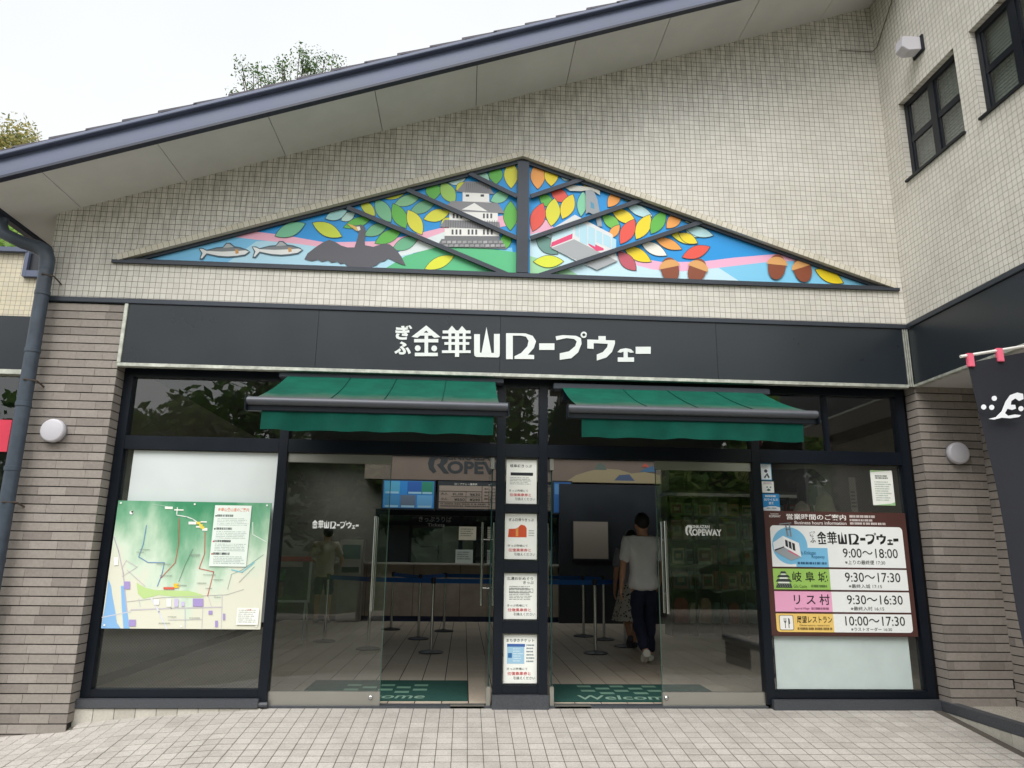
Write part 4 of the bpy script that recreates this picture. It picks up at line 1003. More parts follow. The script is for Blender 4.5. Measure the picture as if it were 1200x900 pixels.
# ================================================================== POSTERS ON THE CENTRE POST
def poster(x0, x1, z1, z0, y, label, cat='poster', group=None, name='poster', m_='paper', tilt=0):
    t = thing(name, label, cat, ((x0+x1)/2, y, z0), group)
    obj('sheet', G().box(x0, x1, y, y+.002, z0, z1), M[m_] if isinstance(m_, str) else m_, t)
    return t, Board(x0, x1, z1, z0, y)
def foot(b_, p):
    b_.text('きっぷ売場にて', .1, .72, .68, .73, '#3a3f3c', p, .004); b_.text('往復乗車券と', .12, .82, .765, .835, '#c84a50', p, .012); b_.text('引換えください', .3, .95, .86, .925, '#4a4f4c', p, .004)
GP = 'ticket posters on the centre post'
p, b_ = poster(-.171, .107, 2.10, 1.702, -.012, 'topmost poster on the centre post, with a black bar across the middle', 'poster', GP)
b_.text('岐阜城きっぷ', .12, .84, .1, .175, '#2a2e2c', p, .01); b_.rect('black_bar', .14, .88, .29, .36, '#20262a', p); b_.lines('small_print', .12, .9, .4, .58, 5, '#9aa09c', p); foot(b_, p)
p, b_ = poster(-.177, .111, 1.612, 1.212, -.012, 'poster with an orange red picture, second from top on the centre post', 'poster', GP)
b_.text('ぎふ日帰りきっぷ', .12, .9, .1, .17, '#2a2e2c', p, .01); b_.poly('picture', [(.1,.52),(.68,.52),(.68,.32),(.62,.26),(.5,.24),(.42,.3),(.34,.33),(.12,.34)], '#c9502c', p); b_.poly('picture', [(.34,.5),(.42,.5),(.42,.3),(.34,.34)], '#d8944a', p); b_.lines('small_print', .74, .93, .36, .52, 3, '#9aa09c', p); foot(b_, p)
p, b_ = poster(-.177, .114, 1.09, .702, -.012, 'mostly white text poster, third from top on the centre post', 'poster', GP)
b_.text('北濃お城めぐり', .08, .88, .08, .15, '#2a2e2c', p, .01); b_.text('きっぷ', .58, .9, .17, .235, '#2a2e2c', p, .01); b_.lines('small_print', .16, .88, .28, .6, 9, '#6f7672', p, .2); b_.strip('text_frame', [(.16,.34),(.88,.34),(.88,.42),(.16,.42),(.16,.34)], .003, '#6f7672', p); foot(b_, p)
p, b_ = poster(-.172, .116, .572, .176, -.012, 'poster with a pale blue printed chart, lowest on the centre post', 'poster', GP)
b_.text('まち歩きチケット', .08, .92, .08, .15, '#3a4a46', p, .01); b_.rect('chart', .1, .62, .19, .6, '#9cc4dc', p); b_.rect('chart_head', .1, .64, .19, .25, '#3c62a4', p); b_.rect('chart_mark', .13, .25, .38, .48, '#2f6aa0', p); b_.lines('small_print', .68, .93, .2, .6, 6, '#7a8a94', p, .2); b_.lines('chart_lines', .28, .6, .28, .58, 6, '#d4e4ec', p, .4); foot(b_, p)
# small notices on the right window
ST = 'notices stuck to the right window'
x0, z1 = pxz(890, 543, -.01); x1, z0 = pxz(905, 563, -.01); p, b_ = poster(x0, x1, z1, z0, -.008, 'pale blue and white sticker at the top left of the right window', 'sticker', ST, 'sticker', flat('#3f9ccc')); b_.rect('white_field', .06, .94, .05, .95, '#e6eef0', p); b_.poly('figure', [(.3,.82),(.62,.55),(.8,.82),(.7,.88),(.55,.7),(.4,.9)], '#3a4450', p); b_.circle('figure_head', .5, .45, .016, '#3a4450', p); b_.lines('small_print', .15, .85, .12, .32, 3, '#88a0ac', p)
x0, z1 = pxz(892, 564, -.01); x1, z0 = pxz(907.5, 577.5, -.01); p, b_ = poster(x0, x1, z1, z0, -.008, 'white sticker with green mark, between the two blue stickers', 'sticker', ST, 'sticker', flat('#e9ecea')); b_.lines('small_print', .15, .9, .1, .3, 2, '#a06a78', p); b_.polys('mark', [[(.35,.5),(.5,.42),(.48,.6)], [(.62,.5),(.78,.44),(.76,.6)], [(.38,.78),(.56,.62),(.74,.78),(.56,.86)]], '#23605a', p)
x0, z1 = pxz(893.5, 578.5, -.01); x1, z0 = pxz(914.5, 599, -.01); p, b_ = poster(x0, x1, z1, z0, -.008, 'blue sticker with white lettering just above the hours board', 'sticker', ST, 'sticker', flat('#2487c4')); b_.lines('lettering', .15, .8, .08, .2, 1, '#e6eef0', p, 0, .9); b_.text('抗ウイルス', .08, .9, .26, .42, '#f0f4f6', p, .02); b_.text('加工', .34, .64, .46, .62, '#f0f4f6', p, .02); b_.poly('white_field', [(0,1),(1,1),(1,.78),(.7,.72),(.4,.72),(0,.8)], '#e8edf0', p); b_.lines('small_print', .2, .9, .8, .95, 1, '#4a7a94', p)
x0, z1 = pxz(1019.5, 551, -.01); x1, z0 = pxz(1049.5, 592.5, -.01); p, b_ = poster(x0, x1, z1, z0, -.008, 'white paper notice with green border, upper right of the right window', 'notice', ST, 'notice'); b_.lines('heading', .2, .8, .14, .26, 2, '#4a5a52', p, .1, .7); b_.lines('small_print', .15, .9, .32, .9, 9, '#9fb0a4', p, .3); b_.poly('green_corner', [(0,1),(1,1),(1,.9),(.8,.95),(.4,.97)], '#9cc490', p); b_.poly('green_corner', [(0,0),(0,.06),(.4,.03),(.9,0)], '#a8cc94', p)

# lettering on the two shut leaves
dl = [o for o in B.children if o.name.startswith('door')]
x0, z1 = pxz(366, 609.5, -.006); x1, z0 = pxz(420, 619.5, -.006); b_ = Board(x0, x1, z1, z0, -.0052); logo_on(b_, 0, 1, 0, 1, '#eef0ee', dl[0])
def ropeway(b_, parent, col):
    b_.text('KINKAZAN', .17, .68, .0, .3, col, parent, .03); b_.text('OPEWAY', .2, 1, .36, .98, col, parent, .035)
    g = G(); d = b_.lay(); P = b_.P
    cur = [(.19,.1),(.15,.02),(.08,.04),(.03,.22),(.015,.5),(.03,.8),(.07,.98),(.1,.9),(.07,.65),(.08,.35),(.12,.2),(.14,.3),(.13,.48),(.1,.56),(.17,.98),(.22,.98),(.16,.6),(.2,.42),(.205,.22)]
    g.poly([P(u, v, d) for u, v in cur]); obj('emblem', g, flat(col) if isinstance(col, str) else col, parent)
x0, z1 = pxz(802, 615, -.006); x1, z0 = pxz(846, 628.5, -.006); ropeway(Board(x0, x1, z1, z0, -.0052), dl[1], '#eef0ee')

# ================================================================== BLACK BANNER
nb = thing('banner', 'black cloth banner with white wave emblem hanging on a white rod at the right edge', 'banner', (3.5, -1.9, gz(3.5, -1.9)))
YB = -1.9
xa, zt_ = pxz(1127, 418, YB); xb, zt2 = pxz(1217, 402.5, YB)
obj('rod', G().tube([(xa-.01, YB, zt_), (xb+.02, YB, zt2)], .011, 8), mat('white_rod', '#d9d7d2', .5), nb, smooth=True)
obj('pole', G().tube([(xb+.01, YB+.02, gz(xb, YB)), (xb+.01, YB+.02, zt2+.08)], .014, 10), MATS['white_rod'], nb, smooth=True)
obj('foot', G().box(xb-.19, xb+.06, YB-.13, YB+.15, gz(xb, YB)+.014, gz(xb, YB)+.08), M['dark'], nb, bevel=.01)
g = G(); n, mr = 10, 24
for j in range(mr+1):
    f = j/mr
    for i in range(n+1):
        s = i/n; zz = (zt_-.045+(zt2-zt_)*s)*(1-f)+.5*f
        xl = xa+.035+.175*f+.02*math.sin(f*5); x = xl+(xb-.0-xl)*s
        g.v.append((x, YB+.03*math.sin(s*4+f*3)*f+.012*math.sin(f*9), zz))
for j in range(mr):
    for i in range(n): g.f.append((j*(n+1)+i, j*(n+1)+i+1, (j+1)*(n+1)+i+1, (j+1)*(n+1)+i))
obj('cloth', g, mat('banner_black', '#1b1d26', .8, 0, .1, 6), nb, smooth=True)
for s_ in (.1, .48, .88):
    x = xa+(xb-xa)*s_; zz = zt_+(zt2-zt_)*s_
    obj('loop', G().box(x-.024, x+.024, YB-.014, YB+.014, zz-.085, zz+.014), M['pink'], nb, bevel=.004)
YE = YB-.035
def em(X, Y): x, z_ = pxz(1100+X/2.65, 380+Y/2.65, YE); return (x, YE, z_)
obj('emblem', G().prism([em(*p_) for p_ in [(155,294),(178,288),(196,270),(208,240),(222,220),(244,212),(262,216),(264,232),(250,238),(238,230),(226,238),(224,250),(238,250),(240,262),(228,266),(214,262),(206,276),(216,284),(236,280),(256,282),(250,288),(222,292),(196,290),(172,296)]], (0, .002, 0)), flat('#e4e6ec'), nb)
for X, Y in ((140,257),(165,258),(173,230),(256,262)): obj('emblem_dot', G().prism([em(X+8*math.cos(a*.4488), Y+8*math.sin(a*.4488)) for a in range(14)], (0, .002, 0)), flat('#e4e6ec'), nb)

# ================================================================== INTERIOR
# entrance mats
def entry_mat(x0, x1, y0, y1, label, wx0, wx1):
    t = thing('door_mat', label, 'mat', ((x0+x1)/2, (y0+y1)/2, .001), 'green mats inside the doors')
    obj('rug', G().box(x0, x1, y0, y1, .001, .009), M['matg'], t, bevel=.003)
    me = curve_mesh('Welcome', .012); xs_ = [v.co.x for v in me.vertices]; ys_ = [v.co.y for v in me.vertices]; a, b, c, e = min(xs_), max(xs_), min(ys_), max(ys_)
    o_ = worldloc(t)
    for v in me.vertices: fx_, fy_ = (v.co.x-a)/(b-a), (v.co.y-c)/(e-c); v.co = (wx0+(wx1-wx0)*fx_+.12*fy_*.2-o_[0], y0+.07+.2*fy_-o_[1], .0105-o_[2])
    me.materials.clear(); me.materials.append(flat('#86a593', .9)); o = bpy.data.objects.new('lettering', me); COL.objects.link(o); o.parent = t
    g = G()
    for r_ in range(4):
        for c_ in range(5):
            if (r_+c_) % 2: xx = wx0+.1+c_*.16; yy = y0+.34+r_*.12; g.box(xx, xx+.13, yy, yy+.09, .0095, .0105)
    obj('check_pattern', g, flat('#6f9482', .9), t)
entry_mat(-1.98, -.47, .16, 1.2, 'green welcome mat inside the left doors', -1.72, -.86)
entry_mat(.24, 1.86, .12, 1.0, 'green welcome mat inside the right doors', .50, 1.42)
# ticket counter along the back
Ct = thing('ticket_counter', 'long ticket counter with navy kick board under the dark ticket window', 'counter', (-.4, 8.0, 0))
obj('front', G().box(-3.3, 1.95, 7.98, 8.2, .10, 1.05), M['counter'], Ct); obj('kick_board', G().box(-3.3, 1.95, 8.0, 8.2, .0, .099), M['navy'], Ct)
obj('worktop', G().box(-3.32, 1.97, 7.9, 8.28, 1.052, 1.09), mat('pale_worktop', '#a8a29a', .35), Ct, bevel=.006)
for x in (-2.4, -1.5, -.6, .3, 1.2): obj('panel_joint', G().box(x-.004, x+.004, 7.976, 7.981, .10, 1.05), M['joint'], Ct)
tw = thing('ticket_window', 'dark framed ticket window with white ticket office lettering behind the counter', 'window', (-1.3, 8.1, 1.09))
wx0, wz1 = pxz(443, 600, 8.1); wx1, wz0 = pxz(560, 657, 8.1)
fr_ = G()
for xx in (wx0, wx1-.35, wx1+.55, 1.6): fr_.box(xx-.04, xx+.04, 8.06, 8.14, 1.092, 2.12)
fr_.box(wx0-.04, 1.64, 8.05, 8.15, 2.0, 2.12); obj('frame', fr_, M['frame'], tw)
for a, b in ((wx0+.04, wx1-.39), (wx1-.31, wx1+.51), (wx1+.59, 1.56)): obj('pane', G().box(a, b, 8.098, 8.104, 1.095, 2.0), M['glass'], tw)
b_ = Board(-3.2, 1.6, 2.2, 1.1, 8.09); x0, z1 = pxz(491, 605, 8.09); x1, z0 = pxz(529, 612, 8.09); b_ = Board(x0, x1, z1, z0, 8.09); b_.text('きっぷうりば', 0, 1, 0, 1, '#b9bcbc', tw, .01); x0, z1 = pxz(501, 613, 8.09); x1, z0 = pxz(521, 617, 8.09); b_ = Board(x0, x1, z1, z0, 8.09); b_.text('Tickets', 0, 1, 0, 1, '#b9bcbc', tw, .01)
obj('shade', G().box(wx0, 1.6, 8.25, 8.29, 1.09, 2.12), M['dark'], tw)
for a, b, c in ((-.95, 1.12, '#c8c2b0'), (-.55, 1.12, '#b0b8b4')):
    x0, z1 = pxz(538, 617, 8.03) if a < -.9 else pxz(534, 644, 8.03); p, bb = poster(x0, x0+.34, z1, z1-.26, 8.03, 'pale notice on the ticket window glass' if a < -.9 else 'small white card standing on the counter at the ticket window', 'notice', None, 'notice', flat(c)); bb.lines('small_print', .1, .9, .15, .8, 4, '#6a6a62', p)
# header board with the big lettering
hd = thing('header_board', 'brown grey board with large dark ropeway lettering high on the back wall', 'sign', (0, 7.9, 2.7))
obj('board', G().box(-2.55, 3.6, 7.95, 8.28, 2.70, 3.19), mat('header_brown', '#64574f', .6, 0, .08, 2), hd)
x0, z1 = pxz(500, 531, 7.94); x1, z0 = pxz(622, 557, 7.94); ropeway(Board(x0, x1, z1, z0, 7.945), hd, '#2b2f33')
hbd = Board(1.3, 3.4, 3.17, 2.71, 7.945)
hbd.poly('painted_hill', [(.08,1),(1,1),(1,.62),(.85,.5),(.72,.58),(.6,.42),(.42,.38),(.3,.52),(.18,.7)], '#85795f', hd); hbd.poly('painted_castle', [(.36,.45),(.48,.45),(.46,.25),(.42,.12),(.38,.25)], '#4f5a54', hd); hbd.poly('painted_water', [(.55,.9),(.75,.9),(.7,.62),(.6,.66)], '#3e4c66', hd); hbd.poly('painted_leaf', [(.8,.5),(.96,.5),(.98,.2),(.88,.28)], '#3a5a78', hd); hbd.poly('painted_leaf', [(.82,.26),(.9,.3),(.86,.1)], '#a04a40', hd)
# screens and fare boards below it
def panel3(name, px0, py0, px1, py1, y, col, label, cat, emit=0):
    x0, z1 = pxz(px0, py0, y); x1, z0 = pxz(px1, py1, y); t = thing(name, label, cat, ((x0+x1)/2, y, z0))
    obj('frame', G().box(x0-.03, x1+.03, y+.002, y+.06, z0-.03, z1+.03), M['dark'], t)
    obj('face', G().box(x0, x1, y-.002, y+.001, z0, z1), mat('screen_'+name+col[1:], col, .3, 0, 0, emit=emit) if emit else flat(col), t)
    return t, Board(x0, x1, z1, z0, y-.003)
t, b_ = panel3('display_screen', 450, 563, 508, 596, 7.86, '#2f6ea8', 'blue lit screen with six pictures left of the fare board', 'screen', .12)
for i, (u, v, c) in enumerate(((.02,.02,'#4c96b8'),(.47,.02,'#2858a0'),(.75,.02,'#2a7a66'),(.02,.52,'#3f80b0'),(.34,.52,'#5c6a80'),(.67,.52,'#5f9ac8'))): b_.rect('picture', u, min(.98, u+.3), v, v+.46, c, t); b_.rect('caption', u+.02, min(.96, u+.28), v+.38, v+.45, '#8fb6d0', t)
t, b_ = panel3('fare_board', 515, 565, 586, 597, 7.86, '#8c7f76', 'beige fare board with yen prices under the large lettering', 'sign')
b_.rect('heading', .0, 1, .0, .12, '#2a2e33', t); b_.text('ロープウェー運賃表', .25, .62, .02, .1, '#c8c4bc', t, .01); b_.strip('rule', [(0,.34),(.7,.34)], .012, '#3a3634', t); b_.strip('rule', [(0,.75),(1,.75)], .012, '#3a3634', t); b_.strip('rule', [(.7,.14),(.7,.75)], .012, '#3a3634', t); b_.strip('rule', [(.44,.34),(.44,.75)], .008, '#3a3634', t); b_.strip('rule', [(.2,.54),(.7,.54)], .008, '#3a3634', t)
for body, u, v in (('¥1,100', .22, .4), ('¥630', .5, .4), ('¥550', .25, .6), ('¥290', .5, .6)): b_.text(body, u, u+.17, v, v+.1, '#262626', t, .01)
b_.text('大人', .03, .14, .38, .48, '#262626', t, .01); b_.text('小人', .03, .14, .58, .68, '#262626', t, .01); b_.lines('small_print', .03, .95, .8, .96, 2, '#4a4440', t, .2); b_.lines('small_print', .74, .97, .2, .7, 4, '#4a4440', t, .2)
t, b_ = panel3('display_screen', 649, 565, 669, 601, 7.86, '#2a4f80', 'narrow blue lit screen just right of the centre post', 'screen', .1); b_.rect('picture', .05, .95, .05, .4, '#4a78a8', t)
t, b_ = panel3('notice_board', 672, 611, 713, 655, 7.8, '#8e857d', 'blank beige notice board on the dark wall behind the queue barriers', 'board')
dw = tag(obj('dark_partition', G().box(1.32, 3.7, 7.84, 7.97, .0, 2.66), M['dark']), 'dark wall panel behind the beige notice board right of the ticket window', 'partition')
dw2 = thing('vending_panel', 'pale grey machine standing behind the person in dark shorts', 'machine', (-2.6, 7.75, 0))
x0, z1 = pxz(399, 632, 7.7); x1, z0 = pxz(421, 724, 7.7); obj('casing', G().box(x0, x1, 7.7, 7.97, .02, z1), mat('machine_grey', '#98938e', .5), dw2, bevel=.01); obj('slot', G().box(x0+.06, x1-.06, 7.695, 7.7, .9, 1.0), M['dark'], dw2); obj('screen', G().box(x0+.05, x1-.05, 7.694, 7.7, 1.15, z1-.1), mat('machine_screen', '#5a6a70', .2), dw2)
# queue barriers
def stanchion(x, y, label):
    t = thing('barrier_post', label, 'barrier post', (x, y, 0), 'steel queue barrier posts in the hall')
    obj('base', G().lathe((x, y, .001), (0, 0, 1), [(.16, 0), (.165, .012), (.14, .022), (.05, .03), (.03, .04)], 24), mat('base_grey', '#4a4a4e', .35, .6), t, smooth=True)
    obj('post', G().tube([(x, y, .04), (x, y, .87)], .021, 12), M['chrome'], t, smooth=True)
    obj('head', G().lathe((x, y, .87), (0, 0, 1), [(.028, 0), (.03, .01), (.03, .07), (.026, .08)], 16), M['dark'], t, smooth=True)
SP = {k: (pix(a, b, 2, 0).x, pix(a, b, 2, 0).y) for k, (a, b) in dict(s0=(380,752), s1=(505,765), s2=(431,761), s3=(490,749), s4=(458,738), s5=(520,740), r1=(698,766), r2=(684,746), r3=(708,750), r4=(733,758)).items()}
for k, l in (('s0', 'steel barrier post in front of the person in dark shorts'), ('s1', 'steel barrier post nearest the centre post on the left side'), ('s2', 'steel barrier post just below the left door handle'), ('s3', 'steel barrier post between the two nearest left ones and the counter'), ('s4', 'steel barrier post by the counter at the left'), ('s5', 'steel barrier post by the counter nearest the centre post'),
             ('r1', 'steel barrier post nearest the camera in the right doorway'), ('r2', 'farthest steel barrier post in the right doorway'), ('r3', 'middle steel barrier post in the right doorway'), ('r4', 'steel barrier post beside the person in the white shirt')): stanchion(*SP[k], l)
def beltseg(a, b, label):
    (xa, ya), (xb, yb) = SP[a], SP[b]; d = Vector((xb-xa, yb-ya, 0)).normalized()*.03; n = Vector((-d.y, d.x, 0)).normalized()*.0015
    tag(obj('belt', G().obox(((xa+xb)/2, (ya+yb)/2, .905), Vector(((xb-xa)/2, (yb-ya)/2, 0))-d, n, (0, 0, .03)), M['belt']), label, 'belt', 'blue queue belts')
for a, b, l in (('s0', 's2', 'blue queue belt running to the person in dark shorts'), ('s2', 's1', 'blue queue belt nearest the camera behind the left doors'), ('s4', 's3', 'short blue queue belt at the left near the counter'), ('s3', 's5', 'blue queue belt crossing in front of the counter'), ('s1', 'r1', 'blue queue belt passing behind the centre post'), ('r1', 'r4', 'blue queue belt nearest the white shirt'), ('r2', 'r3', 'blue queue belt at the back of the right doorway'), ('s5', 'r2', 'long blue queue belt along the counter')): beltseg(a, b, l)
# easel sign at the left
es = thing('easel_sign', 'standing leaflet board with a red top and white frame at the left of the hall', 'sign', (-2.55, 4.0, 0)); EY = 4.0
x0, z1 = pxz(316, 651, EY); x1, z0 = pxz(362, 706, EY)
fr_ = G().box(x0, x1, EY, EY+.03, z1-.03, z1).box(x0, x1, EY, EY+.03, z0, z0+.03).box(x0, x0+.03, EY+.001, EY+.029, z0+.03, z1-.03).box(x1-.03, x1, EY+.001, EY+.029, z0+.03, z1-.03); obj('frame', fr_, M['white'], es)
obj('panel', G().box(x0+.03, x1-.03, EY+.008, EY+.02, z0+.03, z1-.03), mat('easel_panel', '#4d5a52', .5, 0, .3, 8), es)
obj('red_heading', G().box(x0+.005, x1-.005, EY-.006, EY, z1-.075, z1-.005), flat('#b8434f'), es); obj('white_heading', G().box(x0+.03, x1-.12, EY-.006, EY, z1-.15, z1-.08), flat('#b4aeac'), es)
obj('green_picture', G().box(x0+.04, x0+.24, EY+.003, EY+.0075, z1-.33, z1-.18), mat('easel_green', '#4f8058', .5, 0, .5, 14), es); obj('brown_picture', G().box(x0+.04, x0+.22, EY+.003, EY+.0075, z0+.05, z1-.36), mat('easel_brown', '#7d6a62', .5, 0, .4, 14), es)
for xx in (x0+.05, x1-.05):
    obj('leg', G().tube([(xx, EY+.015, z0+.02), (xx, EY-.05, .0)], .014, 8), M['white'], es); obj('leg', G().tube([(xx, EY+.02, z0+.25), (xx, EY+.35, .0)], .012, 8), M['white'], es)
# shop shelves at the right of the hall
sh = thing('shop_shelves', 'dark shop rack filled with packets behind the right door', 'shelf', (3.7, 6.0, 0)); SY = 5.6
sx0, _ = pxz(785, 640, SY); sx1 = 5.4
sg = G().box(sx0, sx1, SY+.42, SY+.45, .0, 2.25)
for z_ in (.18, .72, 1.12, 1.52, 1.92, 2.25): obj('shelf_board', G().box(sx0+.002, sx1-.002, SY, SY+.419, z_, z_+.025), M['dark'], sh)
obj('back_panel', sg, mat('shelf_back', '#6a645c', .6), sh)
for i in range(7): xx = sx0+(sx1-sx0)*i/6; obj('upright', G().box(xx-.018, xx+.018, SY-.005, SY+.418, .0, 2.28), M['frame'], sh)
obj('canopy_board', G().box(sx0, sx1, SY-.1, SY+.4, 2.36, 2.75), M['dark'], sh)
pal = ['#8fa3a8', '#a8866a', '#7f9a72', '#b0a89a', '#6f88a0', '#b89a8a', '#98a890', '#b9b2a2', '#86606a', '#5f7a86', '#c0785a', '#9a4a46']
ORD = ['leftmost','second','third','fourth','fifth','sixth','seventh','eighth','ninth','tenth','eleventh','twelfth','thirteenth']
CN = {'#8fa3a8':'grey blue','#a8866a':'tan','#7f9a72':'green','#b0a89a':'beige','#6f88a0':'blue','#b89a8a':'dusty pink','#98a890':'sage','#b9b2a2':'cream','#86606a':'plum','#5f7a86':'slate blue','#c0785a':'orange','#9a4a46':'red'}
ip = 0
for r_, z_ in enumerate((.206, .746, 1.146, 1.546, 1.946)):
    xx = sx0+.04; ic = -1
    while xx < sx1-.25:
        wd = random.uniform(.17, .27); ht = (.42, .3, .32, .34, .24)[r_]*random.uniform(.75, .98); yy = SY+random.uniform(.02, .07); c = random.choice(pal); ip += 1; ic += 1; od = ORD[ic] + (' from the left' if ic else '')
        if r_ == 0:
            prof = [(xx, yy, z_), (xx+wd, yy, z_), (xx+wd*.97, yy, z_+ht*.8), (xx+wd*.75, yy, z_+ht), (xx+wd*.25, yy, z_+ht), (xx+wd*.03, yy, z_+ht*.8)]
            o = tag(obj('gift_bag', G().prism(prof, (0, .14, 0)), mat('bag_'+c[1:], tuple(min(.8, x*1.6) for x in lin(c)[:3]), .6, 0, .15, 12), bevel=.008), CN[c]+' gift bag, '+od+' on the lowest shop shelf', 'bag', 'gift bags on the lowest shop shelf')
        else:
            o = tag(obj('packet', G().box(xx, xx+wd, yy, yy+.12, z_, z_+ht), mat('packet_'+c[1:], tuple(min(.8, x*1.6) for x in lin(c)[:3]), .5, 0, .3, 9), bevel=.006), CN[c]+' packet, '+od+' on '+('the second shop shelf from below', 'the middle shop shelf', 'the shop shelf second from the top', 'the top shop shelf')[r_-1], 'packet', 'packets on the shop shelves')
            q_ = Board(xx+wd*.12, xx+wd*.88, z_+ht*.85, z_+ht*.2, yy-.001); q_.rect('print', 0, 1, 0, 1, random.choice(['#c4c0b4', '#b0a890', '#8a5a56', '#54707c']), o); q_.rect('print', .2, .8, .3, .7, random.choice(['#c05a4a', '#d0c8b4', '#4a6a5a', '#303840']), o)
        xx += wd+random.uniform(.008, .03)
# wall clock above the shop
ck_ = thing('wall_clock', 'round beige wall clock above the shop rack, partly behind the door rail', 'clock', (0, 0, 0)); cx_, cz_ = pxz(876, 550, 5.4)
obj('dial', G().lathe((cx_, 5.42, cz_), (0, -1, 0), [(.24, 0), (.24, .03), (.225, .035)], 32), mat('clock_dial', '#a59a86', .5), ck_, smooth=True); obj('rim', G().lathe((cx_, 5.43, cz_), (0, -1, 0), [(.25, 0), (.25, .03)], 32), M['dark'], ck_, smooth=True)
for hh in range(12):
    a = R(90-30*hh); b_ = Board(cx_+.18*math.cos(a)-.025, cx_+.18*math.cos(a)+.025, cz_+.18*math.sin(a)+.032, cz_+.18*math.sin(a)-.032, 5.383); b_.text(str(hh or 12), 0, 1, 0, 1, '#2a2622', ck_, .01)
obj('hand', G().obox((cx_+.04, 5.38, cz_+.03), (.05, 0, .04), (0, .001, 0), (-.004, 0, .005)), M['dark'], ck_); obj('hand', G().obox((cx_-.03, 5.378, cz_-.05), (.045, 0, .075), (0, .001, 0), (-.004, 0, .003)), M['dark'], ck_)
obj('mounting_arm', G().box(cx_-.03, cx_+.03, 5.43, 5.75, cz_-.03, cz_+.03), M['dark'], ck_)
# goods seen through the right window
dt = thing('display_table', 'low dark display table behind the right window', 'table', (2.9, 1.3, 0)); obj('top', G().box(2.8, 3.62, .95, 1.6, 1.20, 1.24), M['dark'], dt); obj('front_panel', G().box(2.86, 3.56, .98, 1.0, .05, 1.199), M['dark'], dt)
for xx in (2.82, 3.55):
    for yy in (1.02, 1.5): obj('leg', G().box(xx, xx+.05, yy, yy+.05, .001, 1.199), M['dark'], dt)
def cushion(px0, px1, py0, label, col):
    x0, z1 = pxz(px0, py0, 1.2); x1, _ = pxz(px1, py0, 1.2); r = (x1-x0)/2
    z0 = 1.241; hh = z1-z0; prof = [(r*.8, 0), (r*.98, hh*.15), (r, hh*.4), (r*.9, hh*.7), (r*.6, hh*.93), (r*.15, hh)]
    o = obj('plush_toy', G().lathe(((x0+x1)/2, 1.2, z0), (0, 0, 1), prof, 24), mat('plush_'+col[1:], col, .95, 0, .12, 20, .4), smooth=True); return tag(o, label, 'plush', 'rounded plush goods behind the right window')
cushion(928, 950, 587, 'smaller rounded white plush behind the right window', '#b8ab9c'); cushion(952, 979, 577, 'larger rounded beige plush behind the right window', '#a89a8a')
t = thing('hanging_shirt', 'black shirt with a white print hanging behind the right window', 'shirt', (2.7, 1.5, 1.3)); x0, z1 = pxz(933, 549, 1.5); x1, z0 = pxz(960, 592, 1.5)
obj('cloth', G().prism([(x0, 1.5, z0), (x1, 1.5, z0), (x1, 1.5, z1-.1), (x1+.09, 1.5, z1-.2), (x1+.12, 1.5, z1-.13), (x1-.02, 1.5, z1), (x0+.02, 1.5, z1), (x0-.12, 1.5, z1-.13), (x0-.09, 1.5, z1-.2), (x0, 1.5, z1-.1)], (0, .05, 0)), M['black'], t, bevel=.01)
Board(x0, x1, z1, z0, 1.498).poly('white_print', [(.3,.22),(.5,.1),(.75,.2),(.6,.24),(.5,.16),(.42,.26)], '#9a9a98', t)
t = thing('banner_card', 'narrow printed card standing behind the right window beside the paper notice', 'card', (3.2, 1.1, 1.24)); x0, z1 = pxz(994, 559, 1.1); x1, z0 = pxz(1006, 601, 1.1); obj('card', G().box(x0, x1, 1.1, 1.105, 1.241, z1), flat('#a9a294'), t); Board(x0, x1, z1, z0, 1.098).lines('print', .1, .9, .4, .9, 5, '#5a564e', t)

# ================================================================== PEOPLE
def skin_mesh(verts, edges, radii, root=0, sub=2):
    me = bpy.data.meshes.new('figure'); me.from_pydata(verts, edges, []); o = bpy.data.objects.new('figure', me); COL.objects.link(o)
    o.modifiers.new('skin', 'SKIN'); sv = me.skin_vertices[0].data
    for i, r in enumerate(radii): sv[i].radius = r if isinstance(r, (tuple, list)) else (r, r); sv[i].use_root = (i == root)
    s = o.modifiers.new('sub', 'SUBSURF'); s.levels = sub; s.render_levels = sub
    dg = bpy.context.evaluated_depsgraph_get(); out = bpy.data.meshes.new_from_object(o.evaluated_get(dg)); bpy.data.objects.remove(o); bpy.data.meshes.remove(me)
    for p in out.polygons: p.use_smooth = True
    out.materials.clear(); return out
class Fig:
    def __init__(s): s.v = []; s.e = []; s.r = []; s.ix = {}
    def add(s, name, p, r, par=None):
        s.ix[name] = len(s.v); s.v.append(tuple(p)); s.r.append(r)
        if par: s.e.append((s.ix[par], s.ix[name]))
        return s
